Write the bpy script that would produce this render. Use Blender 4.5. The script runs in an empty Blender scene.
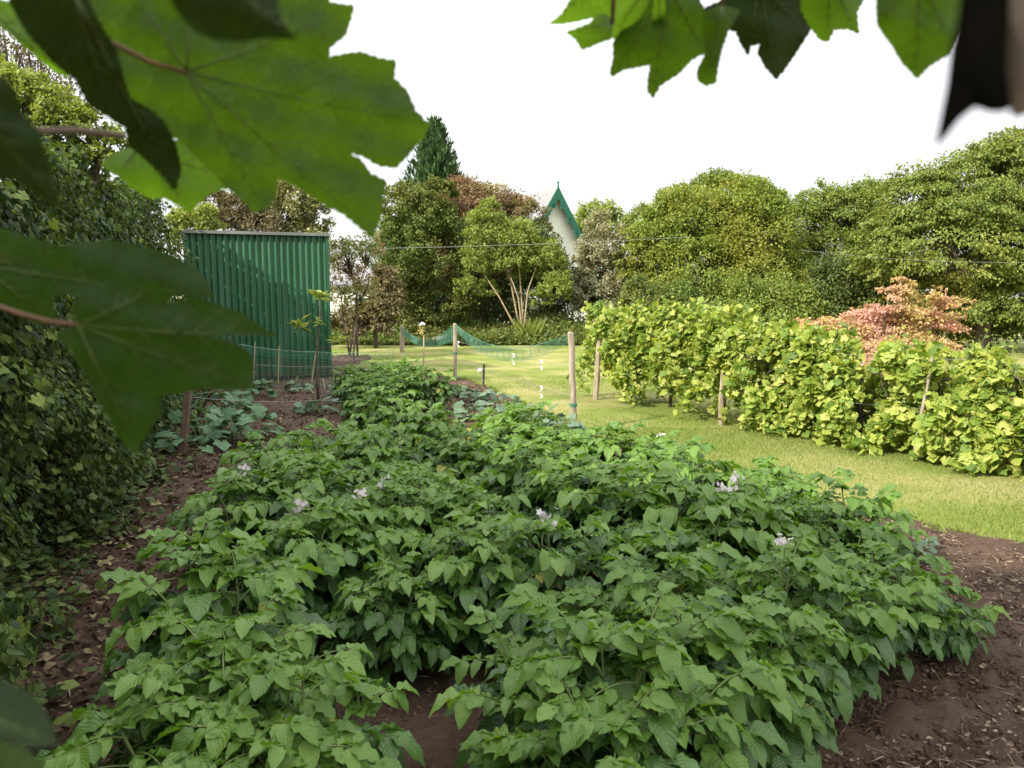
import bpy, math, random
import numpy as np
from mathutils import Vector
from mathutils.geometry import delaunay_2d_cdt

random.seed(7)
rng = np.random.default_rng(7)
S = bpy.context.scene
COL = S.collection
R = math.radians

# ------------------------------------------------------------------ camera, sky, sun, exposure
H = 1.5
PITCH = math.atan(89 / 760)
cam_data = bpy.data.cameras.new('camera')
cam = bpy.data.objects.new('camera', cam_data)
COL.objects.link(cam)
S.camera = cam
cam.location = (0, 0, H)
cam.rotation_euler = (math.pi / 2 - PITCH, 0, 0)
cam_data.sensor_width = 36
cam_data.lens = 760 / 1024 * 36
cam_data.clip_start = 0.01
cam_data.clip_end = 2000
cam_data.dof.use_dof = True
cam_data.dof.focus_distance = 4.5
cam_data.dof.aperture_fstop = 6.8

SUN = Vector((-0.62, -0.50, 0.54)).normalized()
w = bpy.data.worlds.new('World')
S.world = w
w.use_nodes = True
nt = w.node_tree
bg = nt.nodes['Background']
sky = nt.nodes.new('ShaderNodeTexSky')
sky.sky_type = 'NISHITA'
sky.sun_disc = False
sky.sun_elevation = math.asin(SUN.z)
sky.sun_rotation = math.atan2(SUN.x, SUN.y)
sky.air_density = 1.0
sky.dust_density = 3.0
sky.ozone_density = 1.0
# thin bright high cloud over the whole sky
tc = nt.nodes.new('ShaderNodeTexCoord')
nz = nt.nodes.new('ShaderNodeTexNoise'); nz.inputs['Scale'].default_value = 1.6; nz.inputs['Detail'].default_value = 5
nt.links.new(tc.outputs['Generated'], nz.inputs['Vector'])
mr = nt.nodes.new('ShaderNodeMapRange')
mr.inputs['From Min'].default_value = 0.3; mr.inputs['From Max'].default_value = 0.7
mr.inputs['To Min'].default_value = 0.75; mr.inputs['To Max'].default_value = 1.0
nt.links.new(nz.outputs['Fac'], mr.inputs['Value'])
mx = nt.nodes.new('ShaderNodeMix'); mx.data_type = 'RGBA'
mx.inputs['B'].default_value = (8.6, 8.7, 8.8, 1)
nt.links.new(mr.outputs['Result'], mx.inputs['Factor'])
nt.links.new(sky.outputs['Color'], mx.inputs['A'])
# an overcast veil is brighter overhead than near the horizon
sx = nt.nodes.new('ShaderNodeSeparateXYZ'); nt.links.new(tc.outputs['Generated'], sx.inputs[0])
ma = nt.nodes.new('ShaderNodeMath'); ma.operation = 'MULTIPLY_ADD'; ma.use_clamp = False
ma.inputs[1].default_value = 1.05; ma.inputs[2].default_value = 0.58
nt.links.new(sx.outputs['Z'], ma.inputs[0])
vs = nt.nodes.new('ShaderNodeVectorMath'); vs.operation = 'SCALE'
nt.links.new(mx.outputs['Result'], vs.inputs[0]); nt.links.new(ma.outputs[0], vs.inputs['Scale'])
nt.links.new(vs.outputs[0], bg.inputs['Color'])
bg.inputs['Strength'].default_value = 0.13

sd = bpy.data.lights.new('sun', 'SUN')
sd.energy = 5.0
sd.angle = R(0.6)
sd.color = (1.0, 0.93, 0.80)
so = bpy.data.objects.new('sun', sd)
COL.objects.link(so)
so.rotation_euler = SUN.to_track_quat('Z', 'Y').to_euler()
so.location = (-10, -6, 12)

S.view_settings.view_transform = 'Standard'
S.view_settings.look = 'None'
S.view_settings.exposure = 0.72
S.view_settings.gamma = 1
S.cycles.max_bounces = 8
S.cycles.diffuse_bounces = 4
S.cycles.transmission_bounces = 4
S.cycles.transparent_max_bounces = 8
S.cycles.glossy_bounces = 2

# ------------------------------------------------------------------ helpers
_f = Vector((0, math.cos(PITCH), -math.sin(PITCH)))
_u = Vector((0, math.sin(PITCH), math.cos(PITCH)))
def ray(px, py):
    return Vector((1, 0, 0)) * ((px - 512) / 760) + _u * (-(py - 384) / 760) + _f
def W(px, py, y):                       # point seen at this pixel, y metres ahead
    r = ray(px, py); return Vector((0, 0, H)) + r * (y / r.y)
def G(px, py, z=0.0):                   # point seen at this pixel, at height z
    r = ray(px, py); return Vector((0, 0, H)) + r * ((z - H) / r.z)
def K(px, py, d):                       # point at axial distance d
    return Vector((0, 0, H)) + ray(px, py) * d

def nrm(v):
    return v / np.maximum(np.linalg.norm(v, axis=-1, keepdims=True), 1e-9)

def frames(n, d):
    """columns x, y (leaf direction), z (leaf normal)"""
    y = nrm(d)
    z = nrm(n - (n * y).sum(-1, keepdims=True) * y)
    x = np.cross(y, z)
    return np.stack([x, y, z], axis=-1)

class Geo:
    def __init__(s):
        s.V = []; s.L = []; s.C = []; s.M = []; s.U = []; s.n = 0
    def add(s, V, F, mat=0, uv=None):
        V = np.asarray(V, float).reshape(-1, 3)
        F = np.asarray(F, np.int64)
        s.V.append(V); s.L.append((F + s.n).ravel())
        s.C.append(np.full(len(F), F.shape[1])); s.M.append(np.full(len(F), mat))
        s.U.append(np.zeros((len(V), 2)) if uv is None else np.asarray(uv, float))
        s.n += len(V)
    def inst(s, T, fr, pos, sc, mat=0):
        TV, TF = T[0], T[1]
        uv = T[2] if len(T) > 2 else None
        k = len(pos)
        if k == 0: return
        sc = np.asarray(sc, float)
        if sc.ndim == 1: sc = sc[:, None]
        X = TV[None] * (sc[:, None, :] if sc.shape[1] == 3 else sc[:, None, :])
        V = np.einsum('kij,kvj->kvi', fr, X) + pos[:, None, :]
        F = (TF[None] + (np.arange(k) * len(TV))[:, None, None]).reshape(-1, TF.shape[1])
        U = None if uv is None else np.tile(uv, (k, 1))
        s.add(V.reshape(-1, 3), F, mat, U)
    def tube(s, pts, rad, sides=6, mat=0, cap=True):
        P = np.array([tuple(p) for p in pts], float)
        n = len(P)
        rad = np.full(n, rad) if np.isscalar(rad) else np.array(rad, float)
        t = nrm(np.gradient(P, axis=0))
        a = np.array([0.3, 0.2, 1.0]) if abs(t[0][2]) < 0.9 else np.array([1.0, 0.1, 0.0])
        V = []
        x = nrm(np.cross(t[0], a))
        for i in range(n):
            x = nrm(x - t[i] * (x @ t[i])); y = np.cross(t[i], x)
            for k in range(sides):
                an = 2 * math.pi * k / sides
                V.append(P[i] + rad[i] * (math.cos(an) * x + math.sin(an) * y))
        F = []
        for i in range(n - 1):
            for k in range(sides):
                k2 = (k + 1) % sides
                F.append((i * sides + k, i * sides + k2, (i + 1) * sides + k2, (i + 1) * sides + k))
        if cap:
            c0 = len(V); V.append(P[0]); V.append(P[-1])
            for k in range(sides):
                k2 = (k + 1) % sides
                F.append((c0, k2, k, k)); F.append((c0 + 1, (n - 1) * sides + k, (n - 1) * sides + k2, (n - 1) * sides + k2))
            F2 = np.array(F)
            q = F2[:(n - 1) * sides]; tr = F2[(n - 1) * sides:, :3]
            s.add(V, q, mat); base = s.n - len(V)
            s.L.append((tr + base).ravel()); s.C.append(np.full(len(tr), 3)); s.M.append(np.full(len(tr), mat))
        else:
            s.add(V, F, mat)
    def box(s, c, size, mat=0, rot=0.0):
        cx, cy, cz = c; sx, sy, sz = (q / 2 for q in size)
        v = np.array([(x, y, z) for x in (-sx, sx) for y in (-sy, sy) for z in (-sz, sz)], float)
        cr, sr = math.cos(rot), math.sin(rot)
        v = np.stack([v[:, 0] * cr - v[:, 1] * sr + cx, v[:, 0] * sr + v[:, 1] * cr + cy, v[:, 2] + cz], -1)
        s.add(v, [(0, 1, 3, 2), (4, 6, 7, 5), (0, 4, 5, 1), (2, 3, 7, 6), (0, 2, 6, 4), (1, 5, 7, 3)], mat)
    def build(s, name, mats, parent=None, smooth=False, origin=None):
        me = bpy.data.meshes.new(name)
        V = np.concatenate(s.V)
        if origin is not None: V = V - np.array(tuple(origin))
        L = np.concatenate(s.L); C = np.concatenate(s.C); M = np.concatenate(s.M); U = np.concatenate(s.U)
        me.vertices.add(len(V)); me.vertices.foreach_set('co', V.astype(np.float32).ravel())
        me.loops.add(len(L)); me.loops.foreach_set('vertex_index', L.astype(np.int32))
        me.polygons.add(len(C))
        me.polygons.foreach_set('loop_start', np.concatenate([[0], np.cumsum(C)[:-1]]).astype(np.int32))
        me.polygons.foreach_set('material_index', M.astype(np.int32))
        if smooth: me.polygons.foreach_set('use_smooth', np.ones(len(C), bool))
        else: me.polygons.foreach_set('use_smooth', np.zeros(len(C), bool))
        if U.any():
            ul = me.uv_layers.new(name='uv')
            ul.data.foreach_set('uv', U[L].astype(np.float32).ravel())
        me.update(calc_edges=True)
        me.validate()
        for m in (mats if isinstance(mats, (list, tuple)) else [mats]): me.materials.append(m)
        o = bpy.data.objects.new(name, me); COL.objects.link(o)
        if origin is not None and parent is None: o.location = tuple(origin)
        if parent is not None: o.parent = parent
        return o

def tag(o, label=None, cat=None, group=None, kind=None):
    if label: o['label'] = label
    if cat: o['category'] = cat
    if group: o['group'] = group
    if kind: o['kind'] = kind
    return o
def thing(name, label, cat, loc=(0, 0, 0), group=None):
    o = bpy.data.objects.new(name, None); COL.objects.link(o)
    o.location = tuple(loc); o.empty_display_size = 0.1
    return tag(o, label, cat, group)
def copy_thing(src, label=None, group=None):
    c = src.copy(); COL.objects.link(c)
    for ch in list(src.children):
        d = ch.copy(); COL.objects.link(d); d.parent = c
    if label: c['label'] = label
    if group: c['group'] = group
    return c

# smooth vector noise: a sum of random waves
_wv = rng.normal(size=(40, 3)); _ph = rng.uniform(0, 6.28, 40)
def waves(P, scale, seed=0, n=10):
    k = (np.arange(n) + seed * 3) % 40
    return np.sin(P @ (_wv[k].T * scale) + _ph[k]).sum(-1) / math.sqrt(n)

# ------------------------------------------------------------------ materials
def mat_new(name):
    m = bpy.data.materials.new(name); m.use_nodes = True
    nt = m.node_tree
    return m, nt, nt.nodes['Principled BSDF'], nt.nodes['Material Output']

def ramp(nt, cols, fac):
    r = nt.nodes.new('ShaderNodeValToRGB')
    e = r.color_ramp.elements
    while len(e) < len(cols): e.new(0.5)
    for i, c in enumerate(cols):
        e[i].position = i / max(1, len(cols) - 1); e[i].color = (*c, 1)
    nt.links.new(fac, r.inputs['Fac'])
    return r.outputs['Color']

def noise(nt, scale, detail=4, rough=0.55, coord='Object'):
    t = nt.nodes.new('ShaderNodeTexCoord')
    n = nt.nodes.new('ShaderNodeTexNoise')
    n.inputs['Scale'].default_value = scale; n.inputs['Detail'].default_value = detail
    n.inputs['Roughness'].default_value = rough
    nt.links.new(t.outputs[coord], n.inputs['Vector'])
    return n.outputs['Fac']

def mathn(nt, op, a, b=None, c=None):
    m = nt.nodes.new('ShaderNodeMath'); m.operation = op
    for i, v in enumerate((a, b, c)):
        if v is None: continue
        if isinstance(v, (int, float)): m.inputs[i].default_value = v
        else: nt.links.new(v, m.inputs[i])
    return m.outputs[0]

def mixc(nt, f, a, b, mode='MIX'):
    m = nt.nodes.new('ShaderNodeMix'); m.data_type = 'RGBA'; m.blend_type = mode
    for k, v in (('Factor', f), ('A', a), ('B', b)):
        if isinstance(v, (int, float)): m.inputs[k].default_value = v
        elif isinstance(v, tuple): m.inputs[k].default_value = (*v, 1)
        else: nt.links.new(v, m.inputs[k])
    return m.outputs['Result']

def leaf_mat(name, cols, trans=0.3, tcol=(1.5, 1.35, 0.6), rough=0.5, spec=0.4, patch=None, patch_scale=0.6, veins=None):
    m, nt, b, out = mat_new(name)
    g = nt.nodes.new('ShaderNodeNewGeometry')
    col = ramp(nt, cols, g.outputs['Random Per Island'])
    if patch:
        col2 = ramp(nt, patch, g.outputs['Random Per Island'])
        f = noise(nt, patch_scale, 3)
        mr = nt.nodes.new('ShaderNodeMapRange')
        mr.inputs['From Min'].default_value = 0.42; mr.inputs['From Max'].default_value = 0.58
        nt.links.new(f, mr.inputs['Value'])
        col = mixc(nt, mr.outputs['Result'], col, col2)
    if veins:
        uv = nt.nodes.new('ShaderNodeUVMap')
        sp = nt.nodes.new('ShaderNodeSeparateXYZ'); nt.links.new(uv.outputs['UV'], sp.inputs[0])
        au = mathn(nt, 'ABSOLUTE', mathn(nt, 'SUBTRACT', sp.outputs['X'], 0.5))
        mid = mathn(nt, 'LESS_THAN', au, 0.022)
        ph = mathn(nt, 'FRACT', mathn(nt, 'SUBTRACT', mathn(nt, 'MULTIPLY', sp.outputs['Y'], 7.0), mathn(nt, 'MULTIPLY', au, 5.5)))
        lat = mathn(nt, 'ABSOLUTE', mathn(nt, 'SUBTRACT', ph, 0.5))
        latl = mathn(nt, 'LESS_THAN', lat, 0.06)
        vmask = mathn(nt, 'MAXIMUM', mid, mathn(nt, 'MULTIPLY', latl, 0.6))
        col = mixc(nt, mathn(nt, 'MULTIPLY', vmask, veins), col, (0.22, 0.30, 0.10))
        hgt = mathn(nt, 'MULTIPLY', mathn(nt, 'MINIMUM', lat, 0.3), 3.0)
        hgt = mathn(nt, 'ADD', hgt, mathn(nt, 'MINIMUM', mathn(nt, 'MULTIPLY', au, 12.0), 1.0))
        hgt = mathn(nt, 'ADD', hgt, mathn(nt, 'MULTIPLY', noise(nt, 90, 3), 1.0))
        bp = nt.nodes.new('ShaderNodeBump'); bp.inputs['Strength'].default_value = 0.35; bp.inputs['Distance'].default_value = 0.004
        nt.links.new(hgt, bp.inputs['Height']); nt.links.new(bp.outputs['Normal'], b.inputs['Normal'])
        if name == 'potato_leaf':      # a few old leaves gone yellow
            col = mixc(nt, mathn(nt, 'MULTIPLY', mathn(nt, 'GREATER_THAN', g.outputs['Random Per Island'], 0.978), 0.85), col, (0.36, 0.32, 0.05))
        mot = noise(nt, 35, 3)
        col = mixc(nt, mathn(nt, 'MULTIPLY', mot, 0.35), col, (0.10, 0.17, 0.03))
    nt.links.new(col, b.inputs['Base Color'])
    b.inputs['Roughness'].default_value = rough
    b.inputs['Specular IOR Level'].default_value = spec
    t = nt.nodes.new('ShaderNodeBsdfTranslucent')
    nt.links.new(mixc(nt, 1.0, col, tuple(tcol), 'MULTIPLY'), t.inputs['Color'])
    mix = nt.nodes.new('ShaderNodeMixShader'); mix.inputs[0].default_value = trans
    nt.links.new(b.outputs[0], mix.inputs[1]); nt.links.new(t.outputs[0], mix.inputs[2])
    nt.links.new(mix.outputs[0], out.inputs['Surface'])
    return m

def net_veins(m):                       # fine vein network and small blemishes in a big leaf
    nt = m.node_tree; b = nt.nodes['Principled BSDF']
    tr = [n for n in nt.nodes if n.type == 'BSDF_TRANSLUCENT'][0]
    t = nt.nodes.new('ShaderNodeTexCoord')
    fs = []
    for sc_, w_ in ((150, 0.10), (420, 0.12)):
        v = nt.nodes.new('ShaderNodeTexVoronoi'); v.feature = 'DISTANCE_TO_EDGE'; v.inputs['Scale'].default_value = sc_
        nt.links.new(t.outputs['Object'], v.inputs['Vector'])
        fs.append(mathn(nt, 'MINIMUM', mathn(nt, 'DIVIDE', v.outputs['Distance'], w_), 1.0))
    f = mathn(nt, 'ADD', mathn(nt, 'MULTIPLY', fs[0], 0.12), mathn(nt, 'MULTIPLY', fs[1], 0.05))
    f = mathn(nt, 'ADD', f, mathn(nt, 'MULTIPLY', noise(nt, 28, 5), 0.55))
    f = mathn(nt, 'ADD', f, 0.62)
    spot = mathn(nt, 'GREATER_THAN', noise(nt, 90, 2), 0.735)
    for sock in (b.inputs['Base Color'], tr.inputs['Color']):
        src = sock.links[0].from_socket
        c = nt.nodes.new('ShaderNodeVectorMath'); c.operation = 'SCALE'
        nt.links.new(src, c.inputs[0]); nt.links.new(f, c.inputs['Scale'])
        nt.links.new(mixc(nt, mathn(nt, 'MULTIPLY', spot, 0.6), c.outputs[0], (0.10, 0.07, 0.02)), sock)
    bp = nt.nodes.new('ShaderNodeBump'); bp.inputs['Strength'].default_value = 0.5; bp.inputs['Distance'].default_value = 0.001
    nt.links.new(fs[0], bp.inputs['Height']); nt.links.new(bp.outputs['Normal'], b.inputs['Normal']); nt.links.new(bp.outputs['Normal'], tr.inputs['Normal'])

def plain(name, cols, scale=6, rough=0.8, bump=0.0, bscale=40, spec=0.3, detail=5, stretch=None, metal=0):
    m, nt, b, out = mat_new(name)
    f = noise(nt, scale, detail)
    if stretch:
        mp = nt.nodes.new('ShaderNodeMapping'); mp.inputs['Scale'].default_value = stretch
        t = nt.nodes.new('ShaderNodeTexCoord'); nt.links.new(t.outputs['Object'], mp.inputs['Vector'])
        nt.links.new(mp.outputs[0], f.node.inputs['Vector'])
    mr = nt.nodes.new('ShaderNodeMapRange'); mr.inputs['From Min'].default_value = 0.3; mr.inputs['From Max'].default_value = 0.7
    nt.links.new(f, mr.inputs['Value'])
    nt.links.new(ramp(nt, cols, mr.outputs['Result']), b.inputs['Base Color'])
    b.inputs['Roughness'].default_value = rough; b.inputs['Specular IOR Level'].default_value = spec
    b.inputs['Metallic'].default_value = metal
    if bump:
        bp = nt.nodes.new('ShaderNodeBump'); bp.inputs['Strength'].default_value = bump; bp.inputs['Distance'].default_value = 0.02
        nt.links.new(noise(nt, bscale, 6, 0.65), bp.inputs['Height']); nt.links.new(bp.outputs['Normal'], b.inputs['Normal'])
    return m

M = {}
M['potato'] = leaf_mat('potato_leaf', [(0.032, 0.085, 0.016), (0.050, 0.122, 0.022), (0.080, 0.172, 0.030)], 0.28, (1.4, 1.5, 0.45), 0.34, 0.5, veins=0.2)
M['potato_young'] = leaf_mat('young_potato_leaf', [(0.080, 0.170, 0.022), (0.115, 0.225, 0.030), (0.165, 0.285, 0.045)], 0.34, (1.4, 1.5, 0.45), 0.36, 0.45, veins=0.15)
M['potato_stem'] = plain('potato_stem', [(0.10, 0.14, 0.04), (0.16, 0.20, 0.07)], 20, 0.6)
M['petal'] = leaf_mat('petal', [(0.55, 0.48, 0.50), (0.66, 0.62, 0.62), (0.42, 0.33, 0.36)], 0.3, (1, 1, 1), 0.6, 0.2)
M['squash'] = leaf_mat('squash_leaf', [(0.07, 0.14, 0.06), (0.10, 0.19, 0.09), (0.13, 0.22, 0.11)], 0.2, (1.3, 1.4, 0.7), 0.6, 0.25)
M['cabbage'] = leaf_mat('cabbage_leaf', [(0.09, 0.15, 0.09), (0.13, 0.20, 0.13), (0.16, 0.22, 0.10)], 0.2, (1.2, 1.3, 0.8), 0.6, 0.25)
M['vine'] = leaf_mat('vine_leaf', [(0.08, 0.15, 0.025), (0.20, 0.29, 0.045), (0.36, 0.42, 0.08), (0.46, 0.48, 0.14)], 0.40, (1.25, 1.2, 0.45), 0.5, 0.3,
                     patch=[(0.11, 0.19, 0.03), (0.20, 0.29, 0.045), (0.31, 0.38, 0.07), (0.40, 0.44, 0.12)], patch_scale=1.6)
M['ivy'] = leaf_mat('ivy_leaf', [(0.012, 0.026, 0.007), (0.028, 0.052, 0.012), (0.05, 0.085, 0.02), (0.10, 0.13, 0.035)], 0.22, (1.3, 1.3, 0.5), 0.55, 0.18,
                    patch=[(0.02, 0.035, 0.009), (0.06, 0.10, 0.018), (0.14, 0.19, 0.04)], patch_scale=0.9)
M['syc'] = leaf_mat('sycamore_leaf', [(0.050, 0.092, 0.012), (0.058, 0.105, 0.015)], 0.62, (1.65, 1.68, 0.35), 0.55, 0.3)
M['syc_shaded'] = leaf_mat('shaded_sycamore_leaf', [(0.026, 0.052, 0.010), (0.032, 0.062, 0.012)], 0.45, (1.5, 1.6, 0.4), 0.6, 0.2)  # shaded copy: weak light behind the blade put into a darker green
M['syc_lit'] = leaf_mat('lit_sycamore_leaf', [(0.10, 0.19, 0.03), (0.12, 0.22, 0.035)], 0.6, (1.6, 1.6, 0.35), 0.5, 0.3)  # lit copy: sun through the blade put into a brighter green
M['syc_dark'] = leaf_mat('dark_sycamore_leaf', [(0.018, 0.032, 0.008), (0.022, 0.038, 0.010)], 0.35, (1.3, 1.3, 0.4), 0.6, 0.15)  # darkest and least translucent of the sycamore greens
M['withered'] = plain('withered_leaf', [(0.004, 0.004, 0.003), (0.010, 0.008, 0.006)], 60, 0.95, spec=0.0)
M['tan_bark'] = plain('tan_bark', [(0.09, 0.065, 0.045), (0.15, 0.115, 0.08)], 50, 0.8)
M['petiole'] = plain('petiole', [(0.10, 0.045, 0.025), (0.16, 0.075, 0.035)], 40, 0.5)
M['vein'] = plain('vein', [(0.06, 0.085, 0.018), (0.075, 0.10, 0.022)], 40, 0.5)
M['bark'] = plain('bark', [(0.06, 0.045, 0.03), (0.14, 0.11, 0.08)], 12, 0.9, 0.6, 30)
M['pale_bark'] = plain('pale_bark', [(0.20, 0.15, 0.09), (0.34, 0.27, 0.17)], 10, 0.85, 0.4, 30)
M['post'] = plain('weathered_post', [(0.16, 0.12, 0.08), (0.30, 0.25, 0.18), (0.40, 0.35, 0.27)], 9, 0.85, 0.5, 60, stretch=(3, 3, 0.5))
M['brown_post'] = plain('brown_post', [(0.11, 0.075, 0.05), (0.19, 0.135, 0.09)], 9, 0.85, 0.5, 60, stretch=(3, 3, 0.5))
M['cane'] = plain('bamboo_cane', [(0.35, 0.29, 0.17), (0.48, 0.42, 0.27)], 12, 0.6)
M['net'] = plain('green_netting', [(0.06, 0.19, 0.13), (0.10, 0.25, 0.18)], 5, 0.5)
M['wire'] = plain('galvanised_wire', [(0.22, 0.22, 0.21), (0.32, 0.32, 0.31)], 5, 0.5, metal=0.3)
M['white'] = plain('white_plastic', [(0.70, 0.70, 0.66), (0.80, 0.80, 0.77)], 20, 0.5)
M['yellow'] = plain('yellow_plastic', [(0.30, 0.23, 0.05), (0.38, 0.30, 0.08)], 20, 0.5)
M['dark'] = plain('dark_stake', [(0.02, 0.025, 0.02), (0.04, 0.04, 0.035)], 20, 0.7)
M['deadleaf'] = leaf_mat('dead_leaf', [(0.025, 0.015, 0.010), (0.05, 0.03, 0.017), (0.075, 0.048, 0.026), (0.12, 0.08, 0.045), (0.30, 0.26, 0.12)], 0.1, (1, 1, 1), 0.7, 0.2)
M['chip'] = leaf_mat('wood_chip', [(0.06, 0.038, 0.025), (0.11, 0.072, 0.048), (0.17, 0.12, 0.08), (0.30, 0.24, 0.17)], 0.0, (1, 1, 1), 0.85, 0.15)

for k_ in ('syc', 'syc_lit', 'syc_dark', 'syc_shaded'): net_veins(M[k_])
def tree_mat(name, a, b, c, trans=0.3, patch=None, ps=0.5):
    return leaf_mat(name, [a, b, c], trans, (1.3, 1.25, 0.5), 0.5, 0.3, patch, ps)
M['t_conifer'] = tree_mat('conifer_spray', (0.02, 0.05, 0.016), (0.04, 0.085, 0.026), (0.07, 0.12, 0.04), 0.15)
M['t_laurel'] = tree_mat('laurel_leaf', (0.055, 0.10, 0.018), (0.105, 0.16, 0.028), (0.18, 0.235, 0.05), 0.25, patch=[(0.07, 0.09, 0.02), (0.13, 0.155, 0.03), (0.20, 0.20, 0.06)])
M['t_copper'] = tree_mat('copper_leaf', (0.138, 0.062, 0.044), (0.250, 0.125, 0.088), (0.200, 0.188, 0.062), 0.25, patch=[(0.100, 0.125, 0.031), (0.188, 0.188, 0.062), (0.338, 0.175, 0.138)])
M['t_bright'] = tree_mat('bright_leaf', (0.13, 0.185, 0.032), (0.22, 0.275, 0.055), (0.31, 0.36, 0.10), 0.35)
M['t_dark'] = tree_mat('dark_leaf', (0.039, 0.065, 0.016), (0.078, 0.111, 0.026), (0.130, 0.169, 0.039), 0.2)
M['t_grey'] = tree_mat('greyish_leaf', (0.132, 0.165, 0.066), (0.264, 0.264, 0.143), (0.462, 0.407, 0.308), 0.25)
M['t_olive'] = tree_mat('yellow_green_leaf', (0.10, 0.16, 0.025), (0.17, 0.24, 0.038), (0.25, 0.31, 0.055), 0.32, patch=[(0.14, 0.17, 0.026), (0.23, 0.25, 0.04), (0.31, 0.31, 0.06)], ps=0.4)
M['t_mid'] = tree_mat('mid_green_leaf', (0.095, 0.142, 0.027), (0.162, 0.223, 0.041), (0.243, 0.297, 0.061), 0.3)
M['t_right'] = tree_mat('elm_leaf', (0.088, 0.138, 0.022), (0.150, 0.200, 0.037), (0.237, 0.275, 0.062), 0.3, patch=[(0.112, 0.138, 0.025), (0.213, 0.225, 0.037), (0.312, 0.300, 0.075)], ps=0.35)
M['t_acer'] = tree_mat('acer_leaf', (0.46, 0.20, 0.15), (0.56, 0.33, 0.24), (0.55, 0.32, 0.38), 0.3, patch=[(0.42, 0.34, 0.11), (0.54, 0.34, 0.20), (0.26, 0.28, 0.06)], ps=1.1)
M['t_varieg'] = tree_mat('variegated_leaf', (0.057, 0.081, 0.023), (0.207, 0.207, 0.069), (0.529, 0.517, 0.253), 0.25)
M['t_brown'] = tree_mat('brown_leaf', (0.072, 0.054, 0.030), (0.144, 0.120, 0.060), (0.240, 0.216, 0.108), 0.2)
M['t_red'] = tree_mat('red_shoot_leaf', (0.20, 0.10, 0.06), (0.30, 0.20, 0.10), (0.24, 0.27, 0.09), 0.35, patch=[(0.10, 0.14, 0.04), (0.20, 0.24, 0.07), (0.34, 0.34, 0.16)], ps=1.2)
_unused = tree_mat('red_shoot_leaf', (0.168, 0.072, 0.042), (0.264, 0.132, 0.060), (0.312, 0.240, 0.096), 0.3)
M['grass'] = leaf_mat('grass_blade', [(0.10, 0.16, 0.03), (0.185, 0.24, 0.05), (0.29, 0.30, 0.10)], 0.3, (1.2, 1.2, 0.6), 0.6, 0.2)

# lawn
m, nt, b, out = mat_new('mown_lawn'); M['lawn'] = m
c1 = ramp(nt, [(0.10, 0.15, 0.028), (0.175, 0.225, 0.045), (0.27, 0.29, 0.085)], noise(nt, 38, 6, 0.7))
big = nt.nodes.new('ShaderNodeMapRange'); big.inputs['From Min'].default_value = 0.42; big.inputs['From Max'].default_value = 0.60
nt.links.new(noise(nt, 0.8, 5), big.inputs['Value'])
c2 = mixc(nt, big.outputs['Result'], c1, (0.33, 0.31, 0.12))
nt.links.new(c2, b.inputs['Base Color'])
b.inputs['Roughness'].default_value = 0.9; b.inputs['Specular IOR Level'].default_value = 0.1
bp = nt.nodes.new('ShaderNodeBump'); bp.inputs['Strength'].default_value = 0.8; bp.inputs['Distance'].default_value = 0.03
nt.links.new(noise(nt, 60, 6, 0.7), bp.inputs['Height']); nt.links.new(bp.outputs['Normal'], b.inputs['Normal'])
# soil
m, nt, b, out = mat_new('garden_soil'); M['soil'] = m
c1 = ramp(nt, [(0.036, 0.023, 0.016), (0.105, 0.066, 0.046), (0.24, 0.165, 0.12)], noise(nt, 30, 8, 0.75))
c2 = mixc(nt, mathn(nt, 'MULTIPLY', noise(nt, 1.5, 4), 0.5), c1, (0.15, 0.10, 0.07))
nt.links.new(c2, b.inputs['Base Color'])
b.inputs['Roughness'].default_value = 0.95; b.inputs['Specular IOR Level'].default_value = 0.15
bp = nt.nodes.new('ShaderNodeBump'); bp.inputs['Strength'].default_value = 1.0; bp.inputs['Distance'].default_value = 0.03
nt.links.new(noise(nt, 45, 8, 0.75), bp.inputs['Height']); nt.links.new(bp.outputs['Normal'], b.inputs['Normal'])

# ------------------------------------------------------------------ leaf templates
def t_simple(wd=0.32, fold=0.08):      # four vertices folded on the midrib
    V = np.array([(0, 0, 0), (wd, 0.45, fold), (0, 1, -0.12), (-wd, 0.45, fold)], float)
    return V, np.array([(0, 1, 2), (0, 2, 3)])
def t_grid(profile, nv=8, curl=0.3, fold=0.1, ruffle=0.0, seed=0):
    r = np.random.default_rng(seed)
    V, U = [], []
    us = (-1, -0.55, 0, 0.55, 1)
    for i in range(nv + 1):
        v = i / nv; wd = profile(v)
        for u in us:
            V.append((u * wd, v - 0.10 * abs(u) * (1 - v) * 0, fold * abs(u) * wd * 2 - curl * v * v + ruffle * math.sin(v * 17 + u * 2 + seed) * abs(u) * wd * 2))
            U.append((u * 0.5 + 0.5, v))
    F = []
    for i in range(nv):
        for j in range(4):
            a = i * 5 + j; F.append((a, a + 1, a + 6, a + 5))
    return np.array(V), np.array(F), np.array(U)
def t_palm(rad, cup=0.25):
    n = len(rad); V = [(0, 0.38, 0)]
    for i, r_ in enumerate(rad):
        a = -math.pi / 2 + 0.25 + (2 * math.pi - 0.5) * i / (n - 1)
        x, y = r_ * math.cos(a), 0.38 + r_ * math.sin(a)
        V.append((x, y, -cup * r_ * r_ + 0.04 * (i % 2)))
    F = [(0, i, i + 1) for i in range(1, n)]
    return np.array(V, float), np.array(F)
T_SIMPLE = t_simple()
T_NARROW = t_simple(0.16, 0.03)
T_WIDE = t_simple(0.42, 0.10)
T_TWIG = (np.array([(-0.035, 0, 0), (0.035, 0, 0), (0.03, 0.5, 0.03), (0, 1, 0), (-0.03, 0.5, 0.03), (0, 0.4, 0.08)], float), np.array([(0, 1, 5), (1, 2, 5), (2, 3, 5), (3, 4, 5), (4, 0, 5)]))
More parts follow.
